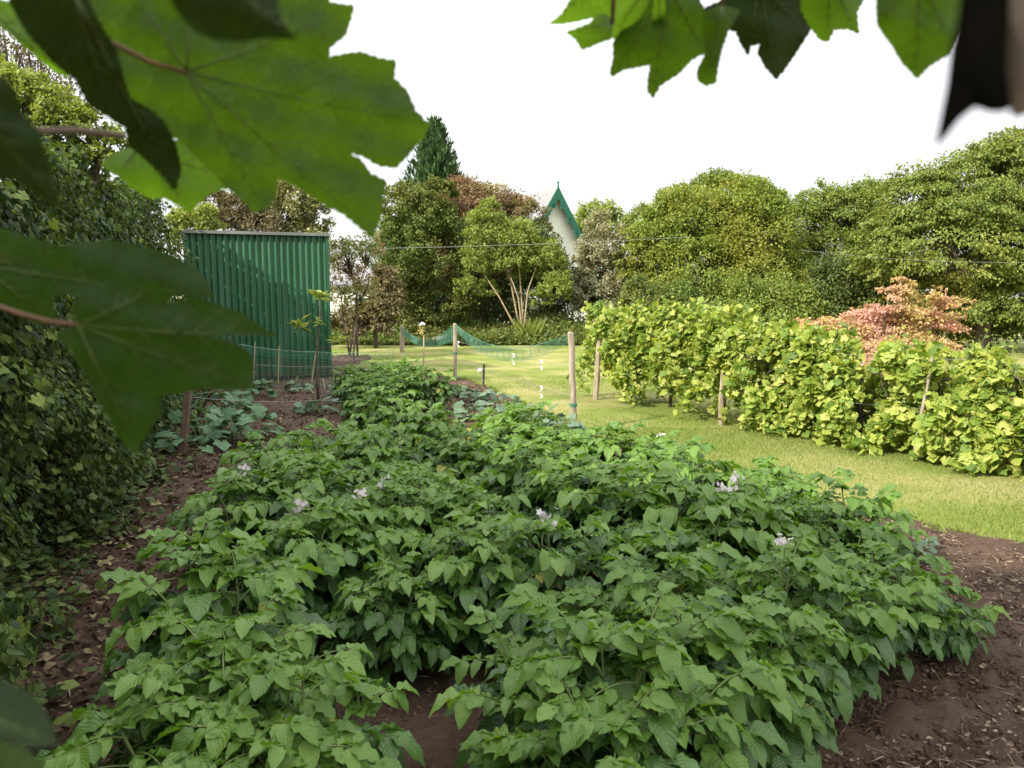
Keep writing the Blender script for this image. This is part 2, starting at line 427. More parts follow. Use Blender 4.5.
def t_oval(wd, curl):
    V = [(0, 0.5, 0)]
    for k in range(9):
        a = -math.pi / 2 + k * 6.2832 / 9; x, y = wd * math.cos(a) * (1 + 0.12 * math.sin(k * 2.7)), 0.5 + 0.5 * math.sin(a); V.append((x, y, curl * (x * x * 3 - (y - 0.5) ** 2) + 0.03 * math.sin(k * 1.9)))
    return np.array(V, float), np.array([(0, 1 + k, 1 + (k + 1) % 9) for k in range(9)])
T_OVAL = t_oval(0.33, 0.6); T_OVAL2 = t_oval(0.24, -0.5)
T_VINE = t_palm([0.40, 0.52, 0.42, 0.56, 0.44, 0.52, 0.64, 0.52, 0.44, 0.56, 0.42, 0.52, 0.40], 0.35)
T_IVY = t_palm([0.34, 0.42, 0.40, 0.46, 0.43, 0.60, 0.43, 0.46, 0.40, 0.42, 0.34], 0.45)
prof = lambda v: 0.345 * (math.sin(math.pi * min(1, v) ** 0.86) ** 0.60) * (1 - 0.15 * v ** 3) if 0 < v < 1 else 0.012
T_POT = [t_grid(prof, 8, c, f, ru, s) for c, f, ru, s in ((0.30, 0.20, 0.10, 0), (0.50, 0.28, 0.13, 1), (0.15, 0.06, 0.15, 2), (0.65, 0.14, 0.10, 3))]

# ------------------------------------------------------------------ ground
g = Geo()
xs = np.concatenate([[-500, -120, -40], np.linspace(-20, 26, 93), [40, 120, 500]])
ys = np.concatenate([[-300, -60, -15], np.linspace(-5, 45, 101), [70, 160, 600]])
X, Y = np.meshgrid(xs, ys)
P = np.stack([X, Y, 0 * X], -1).reshape(-1, 3)
P[:, 2] = 0.012 * waves(P, 1.3, 1) + 0.02 * waves(P, 0.4, 2) * (P[:, 1] > 9)
nx = len(xs)
F = [(j * nx + i, j * nx + i + 1, (j + 1) * nx + i + 1, (j + 1) * nx + i) for j in range(len(ys) - 1) for i in range(nx - 1)]
g.add(P, F)
tag(g.build('lawn', M['lawn'], smooth=True), 'mown sunlit lawn of yellowish green grass beyond the vegetable beds', 'lawn', kind='structure')

# bed and path outline: soil left of the lawn edge
edge = [(9.0, 2.9), (4.4, 3.95), (2.95, 4.35), (2.0, 5.5), (1.25, 6.9), (0.72, 8.3), (0.05, 10.4), (-0.35, 12.0), (-0.9, 13.3), (-1.9, 14.2), (-3.2, 14.6), (-3.4, 19.0)]
def edge_x(y):
    e = sorted(edge, key=lambda p: p[1])
    return np.interp(y, [p[1] for p in e], [p[0] for p in e])
xs = np.concatenate([np.arange(-9, -4, 0.1), np.arange(-4, 3.6, 0.035), np.arange(3.6, 9.2, 0.15)])
ys = np.concatenate([np.arange(-3, 1.5, 0.15), np.arange(1.5, 7, 0.035), np.arange(7, 18.5, 0.08)])
X, Y = np.meshgrid(xs, ys)
P = np.stack([X, Y, 0 * X], -1).reshape(-1, 3)
dist = edge_x(P[:, 1]) + 0.05 * waves(P, 6, 3) - P[:, 0]
dist = np.where(P[:, 1] < 2.9, 9 - P[:, 0], dist)
Q = P.copy(); Q[:, 2] = 0
z = 0.045 + 0.014 * waves(Q, 9, 4) + 0.012 * waves(Q, 24, 5) + 0.009 * waves(Q, 55, 6) + 0.007 * waves(Q, 90, 8) + rng.normal(0, 0.004, len(Q))
P[:, 2] = np.where(dist > 0, z * np.clip(dist / 0.10, 0, 1) + 0.006, -0.12)
P[:, 2] = np.where(dist < 0.0, np.maximum(-0.15, dist * 1.5), P[:, 2])
nx = len(xs)
jj, ii = np.meshgrid(np.arange(len(ys) - 1), np.arange(nx - 1), indexing='ij')
a = (jj * nx + ii).ravel()
F = np.stack([a, a + 1, a + nx + 1, a + nx], -1)
keep = (dist[F].max(1) > -0.15)
g = Geo(); g.add(P, F[keep])
tag(g.build('soil', M['soil'], smooth=True), 'bare reddish brown garden soil round the potato bed', 'soil', kind='structure')
def soil_z(x, y): return 0.05

# loose chips, twigs and small stones on the soil
def scatter(n, xr, yr, acc):
    out = np.empty((0, 3))
    while len(out) < n:
        p = np.stack([rng.uniform(*xr, n), rng.uniform(*yr, n), np.zeros(n)], -1)
        out = np.concatenate([out, p[acc(p)]])
    return out[:n]
def flat_frames(n, tilt=0.35):
    nn = np.stack([rng.normal(0, tilt, n), rng.normal(0, tilt, n), np.ones(n)], -1)
    a = rng.uniform(0, 6.28, n)
    return frames(nn, np.stack([np.cos(a), np.sin(a), rng.normal(0, 0.1, n)], -1))
g = Geo()
p = scatter(6000, (-3.5, 3.4), (1.6, 8.5), lambda p: (edge_x(p[:, 1]) - p[:, 0] > 0.02))
p[:, 2] = 0.052 + rng.uniform(0, 0.012, len(p))
g.inst(T_NARROW, flat_frames(len(p), 0.4), p, rng.uniform(0.012, 0.04, len(p)))
p = scatter(5000, (0.4, 3.8), (1.7, 5.4), lambda p: (edge_x(p[:, 1]) - p[:, 0] > 0.02)); p[:, 2] = 0.06 + rng.uniform(0, 0.02, len(p))
g.inst(T_TWIG, flat_frames(len(p), 0.25), p, rng.uniform(0.015, 0.075, len(p)))
p = scatter(2200, (-3.2, 0.4), (1.5, 8), lambda p: (edge_x(p[:, 1]) - p[:, 0] > 0.02)); p[:, 2] = 0.06 + rng.uniform(0, 0.02, len(p))
g.inst(T_TWIG, flat_frames(len(p), 0.25), p, rng.uniform(0.02, 0.10, len(p)))
p = scatter(7000, (0.6, 3.6), (1.8, 5.2), lambda p: (edge_x(p[:, 1]) - p[:, 0] > 0.02))
p[:, 2] = 0.056 + rng.uniform(0, 0.012, len(p))
g.inst(T_WIDE, flat_frames(len(p), 0.5), p, rng.uniform(0.008, 0.026, len(p)))
V = np.array([(0, 0, 1), (1, 0, 0), (0, 1, 0), (-1, 0, 0), (0, -1, 0)], float); V[:, 2] *= 0.7
F = np.array([(0, 1, 2), (0, 2, 3), (0, 3, 4), (0, 4, 1)])
p = scatter(3500, (-3.2, 3.4), (1.6, 6.5), lambda p: (edge_x(p[:, 1]) - p[:, 0] > 0.02)); p[:, 2] = 0.045
g.inst((V, F), flat_frames(len(p), 0.4), p, rng.uniform(0.004, 0.011, len(p)))
p = scatter(4000, (-4.6, 1.0), (7.5, 13.5), lambda p: (edge_x(p[:, 1]) - p[:, 0] > 0.02)); p[:, 2] = 0.06
g.inst(T_WIDE, flat_frames(len(p), 0.5), p, rng.uniform(0.02, 0.05, len(p)))
tag(g.build('wood_chips', M['chip']), 'scattered wood chips, stalks and crumbs on the bare soil', 'wood chips', kind='stuff')

g = Geo()
V = np.array([(0, 0, .8), (1, 0.1, 0.1), (0.1, .8, 0), (-.9, 0, .1), (0, -.9, .05), (.5, .5, .55), (-.5, .3, .5), (0.1, -.5, .6)], float)
F = np.array([(0, 7, 5), (0, 5, 6), (0, 6, 7), (5, 1, 2), (5, 2, 6), (6, 2, 3), (6, 3, 7), (7, 3, 4), (7, 4, 1), (7, 1, 5)])
p = scatter(16000, (-3.4, 3.6), (1.6, 6.5), lambda p: (edge_x(p[:, 1]) - p[:, 0] > 0.02)); p[:, 2] = 0.042 + 0.014 * waves(p * [1, 1, 0], 9, 4) + 0.008
g.inst((V, F), flat_frames(len(p), 0.4), p, 0.004 + 0.016 * rng.uniform(0, 1, len(p)) ** 3)
p = scatter(7000, (-4.8, 1.2), (6.5, 13.5), lambda p: (edge_x(p[:, 1]) - p[:, 0] > 0.02)); p[:, 2] = 0.05
g.inst((V, F), flat_frames(len(p), 0.4), p, 0.008 + 0.03 * rng.uniform(0, 1, len(p)) ** 3)
p = scatter(16000, (0.5, 3.2), (1.7, 3.8), lambda p: (edge_x(p[:, 1]) - p[:, 0] > 0.02)); p[:, 2] = 0.044 + 0.014 * waves(p * [1, 1, 0], 9, 4) + 0.008
g.inst((V, F), flat_frames(len(p), 0.4), p, 0.003 + 0.012 * rng.uniform(0, 1, len(p)) ** 2)
tag(g.build('soil_crumbs', M['soil']), 'crumbly clods and lumps lying on the bare garden soil', 'soil crumbs', kind='stuff')

# leaf litter along the foot of the ivy hedge
HB0, HB1 = Vector((-1.78, 1.6, 0)), Vector((-5.38, 12.3, 0))       # foot line of the hedge
def hedge_x(y): return HB0.x + (HB1.x - HB0.x) * (y - HB0.y) / (HB1.y - HB0.y)
g = Geo()
def near_hedge(p):
    d = p[:, 0] - hedge_x(p[:, 1]); return (d > -0.5) & (rng.uniform(0, 1, len(p)) < np.exp(-np.maximum(d, 0) / 0.45))
p = scatter(8500, (-5.2, -0.8), (1.2, 9.5), near_hedge); p[:, 2] = 0.055 + rng.uniform(0, 0.03, len(p))
g.inst(T_OVAL, flat_frames(len(p), 0.5), p, rng.uniform(0.02, 0.07, len(p)))
p = scatter(7000, (-5.2, -0.8), (1.2, 9.5), near_hedge); p[:, 2] = 0.06 + rng.uniform(0, 0.03, len(p))
g.inst(T_OVAL2, flat_frames(len(p), 0.5), p, rng.uniform(0.015, 0.05, len(p)))
tag(g.build('leaf_litter', M['deadleaf']), 'dry brown fallen leaves on the path beside the ivy', 'leaf litter', kind='stuff')
g = Geo()
def near2(p):
    d = p[:, 0] - hedge_x(p[:, 1]) - 0.12 * waves(p, 3, 4); return (d > -0.5) & (d < 0.62) & (rng.uniform(0, 1, len(p)) < np.exp(-np.maximum(d, 0) / 0.22))
p = scatter(6500, (-5.2, -0.8), (1.2, 10), near2); p[:, 2] = 0.07 + rng.uniform(0, 0.13, len(p))
g.inst(T_IVY, flat_frames(len(p), 0.6), p, rng.uniform(0.035, 0.075, len(p)))
tag(g.build('ground_ivy', M['ivy']), 'dark ivy creeping over the ground below the hedge', 'ground ivy', kind='stuff')

# grass blades on the nearer lawn
g = Geo()
V = np.array([(-0.09, 0, 0), (0.09, 0, 0), (0, 1, 0.25)], float); F = np.array([(0, 1, 2)])
def onlawn(p): return (p[:, 0] > edge_x(p[:, 1]) - 0.03) & (p[:, 0] < 0.75 * p[:, 1] + 0.4) & (p[:, 0] < 12)
def blades(n, yr, s0, s1):
    p = scatter(n, (-1.0, 9), yr, onlawn); p[:, 2] = 0.0
    d = np.stack([rng.normal(0, 0.45, n), rng.normal(0, 0.45, n), np.ones(n)], -1)
    nn = rng.normal(size=(n, 3)); g.inst((V, F), frames(nn, d), p, rng.uniform(s0, s1, n))
blades(90000, (4.0, 8.5), 0.014, 0.04)
blades(50000, (8.5, 14), 0.02, 0.05)
p = scatter(9000, (-1.0, 8), (4, 14), lambda p: onlawn(p) & (np.abs(p[:, 0] - edge_x(p[:, 1])) < 0.08 + 0.05 * waves(p, 2, 2)))
d = np.stack([rng.normal(0, 0.5, len(p)), rng.normal(0, 0.5, len(p)), np.ones(len(p))], -1)
g.inst((V, F), frames(rng.normal(size=(len(p), 3)), d), p, rng.uniform(0.03, 0.09, len(p)))
tag(g.build('grass', M['grass']), 'short mown grass blades over the near part of the lawn', 'grass', kind='stuff')

# ------------------------------------------------------------------ trees and shrubs
def crown_leaves(g, lobes, n, size, T, flat=0.35, clump=0.33, clumps=None, up=0.7, layered=False, droop=0.25, seed=1, mat=0):
    """lobes: list of (centre, (rx, ry, rz)); leaves gathered in clumps spread through the shell of each lobe"""
    r = np.random.default_rng(seed)
    vol = np.array([a[0] * a[1] * a[2] for _, a in lobes]) ** 0.67; vol /= vol.sum()
    tips = []
    per = clumps or 60
    for (c, a), wv in zip(lobes, vol):
        k = max(6, int(per * wv * len(lobes)))
        kl = int(n * wv)
        d = nrm(r.normal(size=(k, 3))); d[:, 2] = np.where(d[:, 2] < -0.55, -d[:, 2], d[:, 2])
        rad = r.uniform(0.35, 1.0, k) ** 0.45
        rad *= 1 + 0.12 * waves(d, 2.5, seed % 7)
        cc = np.array(tuple(c)) + d * np.array(a) * rad[:, None]
        tips.append(cc)
        cs = clump * (a[0] * a[1] * a[2]) ** (1 / 3) * r.uniform(0.55, 1.25, k)
        idx = r.integers(0, k, kl)
        o = r.normal(size=(kl, 3)); o = nrm(o) * (r.uniform(0, 1, kl) ** 0.5)[:, None]
        out = d[idx].copy()
        if layered:
            side = np.cross(out, [0, 0, 1.0]); side = nrm(side)
            oh = nrm(out * [1, 1, 0.15])
            q = (oh * (o[:, :1] * 1.5) + side * (o[:, 1:2] * 0.8)) * cs[idx][:, None]
            q[:, 2] += (o[:, 2] * 0.34 - droop * (o[:, 0] * 0.5 + 0.5) ** 2) * cs[idx]
        else:
            q = o * [1, 1, 0.55 + flat] * cs[idx][:, None]
        pos = cc[idx] + q
        nn = np.array([0, 0, up]) + out * 0.45 + r.normal(size=(kl, 3)) * 0.45
        dd = out * 0.6 + r.normal(size=(kl, 3)) * 0.6 + [0, 0, -droop]
        g.inst(T, frames(nn, dd), pos, size * r.uniform(0.6, 1.3, kl), mat)
    return np.concatenate(tips)

def limbs(g, base, lobes, tips, r0, seed=1, mat=0, stems=1, spread=0.0, nt=40):
    r = random.Random(seed)
    base = Vector(base)
    tops = []
    cz = sum(c.z for c, a in lobes) / len(lobes)
    cx = sum((c for c, a in lobes), Vector()) / len(lobes)
    fork = Vector((base.x * 0.7 + cx.x * 0.3, base.y * 0.7 + cx.y * 0.3, base.z + max(0.4, (cz - base.z) * 0.45)))
    if stems == 1:
        pts = [base - Vector((0, 0, 0.1)), base.lerp(fork, 0.5) + Vector((r.uniform(-.1, .1), 0, 0)), fork]
        g.tube(pts, [r0 * 1.25, r0, r0 * 0.8], 8, mat)
    for c, a in (lobes if stems == 1 else lobes[:5]):
        s0 = fork if stems == 1 else base + Vector((r.uniform(-spread, spread), r.uniform(-spread, spread), -0.05))
        mid = s0.lerp(c, 0.5) + Vector((r.uniform(-.15, .15), r.uniform(-.15, .15), r.uniform(0, .2))) * (c - s0).length * 0.5
        g.tube([s0, s0.lerp(mid, 0.55), mid, c], [r0 * 0.62, r0 * 0.5, r0 * 0.36, r0 * 0.2], 6, mat)
    arr = [Vector(t) for t in tips]
    r.shuffle(arr)
    for t in arr[:nt]:
        c, a = min(lobes, key=lambda q: (q[0] - t).length)
        s0 = c.lerp(fork, 0.25)
        m_ = s0.lerp(t, 0.5) + Vector((0, 0, 0.1 * (t - s0).length))
        g.tube([s0, m_, t], [r0 * 0.2, r0 * 0.13, r0 * 0.05], 4, mat, cap=False)

def LB(d, *spec):           # lobes from where they are seen: (px, py, rx_px, rz_px[, depth offset])
    out = []
    for s in spec:
        dd = d + (s[4] if len(s) > 4 else 0)
        k = dd / 760
        out.append((W(s[0], s[1], dd), (s[2] * k, (s[2] * 0.75 + s[3] * 0.25) * k, s[3] * k)))
    return out

def tree(name, label, cat, lobes, base, mat, n, size, T=T_SIMPLE, bark='bark', r0=0.12, group=None, stems=1, spread=0.1, parts=('foliage', 'trunk'), nt=40, twigs=True, **kw):
    t = thing(name, label, cat, base, group)
    g = Geo(); tips = crown_leaves(g, lobes, n, size, T, **kw)
    g.build(parts[0], M[mat], t).matrix_parent_inverse.identity()
    o = t.children[0]; o.location = -Vector(base)
    g = Geo(); limbs(g, base, lobes, tips, r0, kw.get('seed', 1), stems=stems, spread=spread, nt=nt)
    o = g.build(parts[1], M[bark], t, smooth=True); o.location = -Vector(base)
    return t

def base_of(px, d): 
    p = W(px, 300, d); return (p.x, p.y, 0)

# conifer
d = 34.0
apex = W(430, 120, d)
base = (apex.x + 0.2, d, 0)
t = thing('conifer_tree', 'tall dark green conical conifer rising behind the laurel', 'tree', base)
g = Geo(); r_ = np.random.default_rng(5); n = 26000
hz = 1 - r_.uniform(0, 1, n) ** 0.55
hz = np.concatenate([hz]); ang = r_.uniform(0, 6.28, n)
rad = (0.12 + 3.4 * (1 - hz) ** 0.9) * (0.80 + 0.20 * np.sin(ang * 5 + hz * 23) + 0.16 * np.sin(ang * 9 - hz * 47)) * r_.uniform(0.6, 1.08, n)
pos = np.stack([np.cos(ang) * rad, np.sin(ang) * rad, hz * apex.z], -1)
out_ = np.stack([np.cos(ang), np.sin(ang), 0 * ang], -1)
g.inst(T_NARROW, frames(out_ + r_.normal(size=(n, 3)) * 0.4, out_ * 0.45 + [0, 0, 0.9] + r_.normal(size=(n, 3)) * 0.25), pos, r_.uniform(0.18, 0.42, n))
g.build('foliage', M['t_conifer'], t)
g = Geo(); g.tube([(0, 0, -0.1), (0, 0, apex.z * 0.5), (0, 0, apex.z * 0.97)], [0.22, 0.12, 0.02], 8); g.build('trunk', M['bark'], t)

tree('laurel_tree', 'bushy green laurel tree between the conifer and the copper leaved tree', 'tree',
     LB(25, (412, 212, 34, 30), (402, 262, 30, 42, -0.4), (430, 255, 42, 55, 0.4), (398, 300, 24, 30), (440, 305, 36, 34, 0.4), (440, 200, 20, 24, 0.3)),
     base_of(415, 25), 't_laurel', 56000, 0.09, r0=0.14, seed=3, clumps=100, clump=0.22)
tree('copper_tree', 'copper red leaved tree behind the pale stemmed tree', 'tree',
     LB(28, (470, 215, 38, 34), (452, 235, 24, 50, -1.2), (500, 215, 30, 26), (525, 222, 20, 24), (541, 236, 9, 20), (480, 260, 45, 45)),
     base_of(485, 28), 't_copper', 46000, 0.092, r0=0.14, seed=4, clumps=55, clump=0.32)
tree('pale_stemmed_tree', 'small bright green tree with several bare pale stems', 'tree',
     LB(24.2, (487, 232, 22, 24), (517, 240, 24, 22), (476, 262, 15, 20, -0.3), (540, 256, 24, 17), (505, 262, 24, 16), (467, 288, 13, 12, -.3), (490, 212, 14, 12), (528, 270, 20, 14, .5), (555, 272, 16, 16), (556, 290, 18, 16, -.4), (540, 300, 12, 12), (488, 290, 12, 10, .4)),
     base_of(522, 23.6), 't_bright', 30000, 0.08, bark='pale_bark', r0=0.06, seed=5, stems=6, spread=0.12, clumps=50, clump=0.30)
tree('dark_evergreen_shrub', 'dark evergreen shrub in front of the white gable', 'shrub',
     LB(26, (548, 268, 20, 34), (530, 262, 26, 38), (572, 298, 26, 28), (530, 300, 45, 32, 1.0), (480, 305, 45, 30, 1)),
     base_of(560, 26), 't_dark', 44000, 0.085, r0=0.10, seed=6, clumps=70, clump=0.32)
tree('grey_blossom_shrub', 'greyish cream flowering shrub right of the white gable', 'shrub',
     LB(25.5, (602, 252, 22, 36), (596, 292, 28, 30), (618, 285, 18, 36), (585, 268, 14, 20)),
     base_of(602, 25.5), 't_grey', 26000, 0.08, r0=0.09, seed=7, clumps=80, clump=0.22)
tree('distant_tree', 'pale green distant treetop above the blossom shrub', 'tree',
     LB(46, (600, 226, 26, 20), (622, 236, 16, 18), (585, 240, 18, 24)), base_of(602, 46), 't_bright', 7000, 0.2, r0=0.2, seed=8)
tree('yellow_green_tree', 'broad yellowish green tree behind the left end of the vines', 'tree',
     LB(25, (700, 232, 55, 42), (655, 245, 28, 34), (752, 240, 48, 52), (720, 280, 62, 46, -0.6), (660, 290, 36, 36), (780, 290, 36, 40), (690, 215, 30, 26), (765, 212, 30, 28), (636, 265, 20, 36), (720, 312, 80, 30), (650, 312, 30, 26), (785, 310, 40, 30), (700, 265, 55, 45, 1.2), (760, 270, 45, 45, 1.2)),
     base_of(718, 25), 't_olive', 150000, 0.088, r0=0.22, seed=9, clumps=150, clump=0.21)
tree('domed_tree', 'dark green domed tree just showing over the yellowish tree', 'tree',
     LB(33, (728, 200, 42, 26), (690, 212, 38, 24), (760, 215, 34, 26), (650, 230, 30, 22)), base_of(725, 33), 't_mid', 36000, 0.115, r0=0.25, seed=10, clumps=100, clump=0.21)
tree('round_ash_tree', 'mid green tree between the yellowish tree and the tall elm', 'tree',
     LB(27, (832, 215, 36, 34), (870, 215, 34, 36), (805, 235, 30, 40), (845, 265, 50, 50), (880, 250, 36, 50), (835, 300, 60, 36), (800, 270, 34, 40)),
     base_of(845, 27), 't_mid', 80000, 0.092, r0=0.2, seed=11, clumps=130, clump=0.21)
tree('tall_elm_tree', 'tallest tree with sweeping layered branches, right of the red acer', 'tree',
     LB(20, (985, 188, 55, 46), (925, 208, 46, 46), (1040, 172, 60, 50), (950, 245, 66, 56, -0.5), (893, 255, 38, 48), (1030, 255, 66, 56, -0.3), (1000, 305, 66, 36), (930, 300, 60, 34, .6), (1085, 240, 60, 80), (1000, 240, 60, 60, 1.5)),
     base_of(985, 20), 't_right', 170000, 0.082, r0=0.20, seed=12, clumps=190, clump=0.27, layered=True, droop=0.75)
for i, (px, py, rx, rz, lab) in enumerate([(665, 312, 42, 26, 'dark low shrub below the yellowish tree, beside the blossom shrub'),
                                           (770, 315, 50, 28, 'dark low shrub behind the vines, left of the red acer'),
                                           (850, 300, 40, 36, 'dark shrub right behind the red acer'),
                                           (960, 325, 55, 24, 'dark low shrub behind the vines at the foot of the elm')]):
    tree('understorey_shrub', lab, 'shrub', LB(21.5 if i else 22.5, (px, py, rx, rz), (px + 22, py - 9, rx * 0.4, rz * 0.8), (px - 24, py - 4, rx * 0.45, rz * 1.1)), base_of(px, 21.5 if i else 22.5), ('t_laurel', 't_mid', 't_dark', 't_mid')[i], 17000, 0.085,
         r0=0.07, seed=20 + i, clumps=46, clump=0.42, group='dark shrubs under the trees')
# red acer in tiers
d = 11.0
tree('red_acer', 'low spreading acer with salmon pink and orange foliage', 'tree',
     LB(d, (850, 330, 38, 10), (895, 315, 38, 10), (885, 345, 64, 16), (938, 302, 26, 8), (890, 292, 16, 11), (925, 322, 34, 12), (815, 328, 28, 8), (860, 350, 56, 14, -0.4), (800, 342, 24, 10), (902, 283, 10, 7), (880, 325, 40, 14, .3)),
     base_of(890, d), 't_acer', 27000, 0.048, r0=0.045, seed=30, clumps=26, clump=0.55, layered=True, droop=0.35, nt=60)
# shrubs behind and beside the shed
tree('variegated_shrub', 'cream variegated holly shrub behind the green shed', 'shrub',
     LB(17.5, (290, 205, 28, 30), (312, 218, 18, 24), (268, 215, 22, 26), (300, 250, 34, 30)), base_of(292, 17.5), 't_varieg', 22000, 0.065, r0=0.08, seed=31, clumps=55)
tree('brown_shrub', 'brown leaved twiggy shrub behind the left side of the shed', 'shrub',
     LB(16.5, (240, 214, 24, 22), (218, 208, 18, 18), (255, 232, 30, 24)), base_of(240, 16.5), 't_brown', 14000, 0.058, r0=0.07, seed=32, clumps=45)
tree('green_shrub', 'fresh green shrub between the ivy hedge and the shed', 'shrub',
     LB(15.5, (205, 222, 20, 18), (188, 232, 26, 22)), base_of(200, 15.5), 't_bright', 4500, 0.075, r0=0.05, seed=33, clumps=30)
tree('red_shoot_shrub', 'twiggy shrub with reddish young shoots right of the shed', 'shrub',
     LB(18.5, (350, 262, 16, 26), (340, 285, 14, 36), (362, 300, 18, 28), (370, 250, 12, 18)), base_of(350, 18.5), 't_red', 3000, 0.075, r0=0.05, seed=34, clumps=50, stems=9, spread=0.45, nt=140, clump=0.4)
tree('rust_shrub', 'low rusty brown bush between the twiggy shrub and the laurel', 'shrub',
     LB(21.5, (372, 322, 22, 18), (388, 300, 18, 26), (345, 325, 24, 14), (380, 280, 10, 14)), base_of(375, 21.5), 't_brown', 9000, 0.10, r0=0.06, seed=35, clumps=40)
# behind the ivy hedge, seen through the gap between the sycamore leaves
tree('sunlit_hazel_shrub', 'sunlit yellowish green shrub standing over the ivy hedge', 'shrub',
     LB(7.4, (45, 112, 40, 24), (75, 128, 34, 20), (10, 95, 40, 26), (105, 150, 24, 16)), (W(45, 200, 7.4).x, 7.4, 0), 't_bright', 9000, 0.05, r0=0.05, seed=36, clumps=50)
tree('bare_twiggy_tree', 'twiggy half bare tree against the sky over the ivy hedge', 'tree',
     LB(9.5, (35, 75, 36, 30), (75, 100, 24, 22), (0, 55, 40, 30)), (W(40, 200, 9.5).x, 9.5, 0), 't_brown', 2200, 0.045, r0=0.06, seed=37, clumps=60, nt=160, clump=0.4)

# low planting at the far end of the lawn
g = Geo()
n = 36000
px = rng.uniform(330, 660, n); yy = rng.uniform(22.6, 25.5, n)
pos = np.array([tuple(W(a, 340, b)) for a, b in zip(px, yy)]); 
hh = (0.22 + 0.75 * (yy - 22.6) / 2.9) * (0.8 + 0.35 * waves(pos * [1, 1, 0], 1.6, 7)) 
pos[:, 2] = rng.uniform(0, 1, n) ** 0.6 * np.maximum(hh, 0.08)
nn = rng.normal(size=(n, 3)) * 0.6 + [0, -0.3, 1]
g.inst(T_SIMPLE, frames(nn, rng.normal(size=(n, 3)) + [0, -0.4, 0.2]), pos, rng.uniform(0.06, 0.14, n))
tag(g.build('ground_cover', M['t_laurel']), 'low mixed green planting along the far end of the lawn', 'ground cover', kind='stuff')
# sword-leaved clump at the foot of the pale stemmed tree
t = thing('sword_leaved_plant', 'clump of upright sword shaped leaves below the pale stems', 'plant', base_of(530, 23.2))
g = Geo(); n = 90
a = rng.uniform(0, 6.28, n); dd = np.stack([np.cos(a) * 0.5, np.sin(a) * 0.5, np.ones(n)], -1)
V = np.array([(-0.03, 0, 0), (0.03, 0, 0), (0.025, 0.6, -0.02), (0, 1, -0.15), (-0.025, 0.6, -0.02)], float)
g.inst((V, np.array([(0, 1, 2), (0, 2, 4), (4, 2, 3)])), frames(rng.normal(size=(n, 3)), dd), np.stack([rng.normal(0, .1, n), rng.normal(0, .1, n), 0 * a], -1), rng.uniform(0.6, 1.0, n))
g.build('leaves', M['t_bright'], t)

# garden stones at far lawn edge
for i, (px, py, lab) in enumerate([(440, 341, 'pale stone at the lawn end behind the slack net, leftmost one'), (492, 338, 'reddish brown stone at the far edge of the lawn')]):
    p = G(px, py + 3); g = Geo()
    V = []; 
    for zz, rr in ((0, 1), (0.5, 0.95), (0.85, 0.6), (1.0, 0.2)):
        for k in range(9):
            an = k * 0.698; q = rr * (0.8 + 0.25 * math.sin(k * 2.3 + i)); V.append((q * math.cos(an) * 0.42, q * math.sin(an) * 0.3, zz * 0.26))
    F = [(a_ * 9 + k, a_ * 9 + (k + 1) % 9, (a_ + 1) * 9 + (k + 1) % 9, (a_ + 1) * 9 + k) for a_ in range(3) for k in range(9)]
    g.add(V, F); o = g.build('rockery_stone', plain('stone%d' % i, [(0.22, 0.2, 0.17), (0.36, 0.33, 0.28)] if i == 0 else [(0.2, 0.12, 0.08), (0.3, 0.18, 0.12)], 8, 0.9, 0.4))
    o.location = (p.x, p.y, -0.02); tag(o, lab, 'stone', 'rockery stones at the lawn end')

# ------------------------------------------------------------------ house with the green gable
def poly(g, pts, F, mat=0): g.add([tuple(p) for p in pts], np.array(F), mat)
dH = 42.0
ap = W(554, 188, dH)
th = R(31)                                   # gable turned towards the right
ex = Vector((math.cos(th), math.sin(th), 0))        # along the gable wall
ez = Vector((0, 0, 1)); ey = Vector((-math.sin(th), math.cos(th), 0))  # along the ridge, away
hw, drop, ln = 3.0, 4.6, 9.0
house = thing('white_house', 'white rendered house with pointed gable and green bargeboards', 'house', (ap.x, ap.y, 0))
def HP(a, b, c): return ex * a + ey * b + ez * c
top = ap.z; eav = top - drop
g = Geo()
poly(g, [HP(-hw, 0, 0), HP(hw, 0, 0), HP(hw, 0, eav), HP(0, 0, top - 0.15), HP(-hw, 0, eav),
         HP(-hw, ln, 0), HP(hw, ln, 0), HP(hw, ln, eav), HP(0, ln, top - 0.15), HP(-hw, ln, eav)], [(0, 1, 2, 4), (5, 9, 7, 6), (0, 4, 9, 5), (1, 6, 7, 2)])
poly(g, [HP(-hw, 0, eav), HP(hw, 0, eav), HP(0, 0, top - 0.15), HP(-hw, ln, eav), HP(hw, ln, eav), HP(0, ln, top - 0.15)], [(0, 1, 2), (3, 5, 4)])
g.build('wall', plain('white_render', [(0.72, 0.71, 0.68), (0.82, 0.81, 0.78)], 2, 0.9), house)
g = Geo()
ov = 0.35
for sgn in (-1, 1):
    a0 = HP(0, -ov, top); a1 = HP(0, ln + ov, top); b0 = HP(sgn * (hw + 0.25), -ov, eav - 0.38); b1 = HP(sgn * (hw + 0.25), ln + ov, eav - 0.38)
    dn = Vector((0, 0, -0.14))
    poly(g, [a0, a1, b1, b0, a0 + dn, a1 + dn, b1 + dn, b0 + dn], [(0, 1, 2, 3), (4, 7, 6, 5), (0, 3, 7, 4), (1, 5, 6, 2), (3, 2, 6, 7)])
m_slate = plain('roof_slate', [(0.16, 0.16, 0.17), (0.26, 0.25, 0.25)], 5, 0.5)
roof = g.build('roof', m_slate, house)
g = Geo(); cpos = HP(0, 6.0, 0); g.box((cpos.x, cpos.y, top + 0.2), (0.8, 0.6, 1.3), 0, th); g.box((cpos.x, cpos.y, top + 0.9), (0.95, 0.75, 0.12), 0, th)
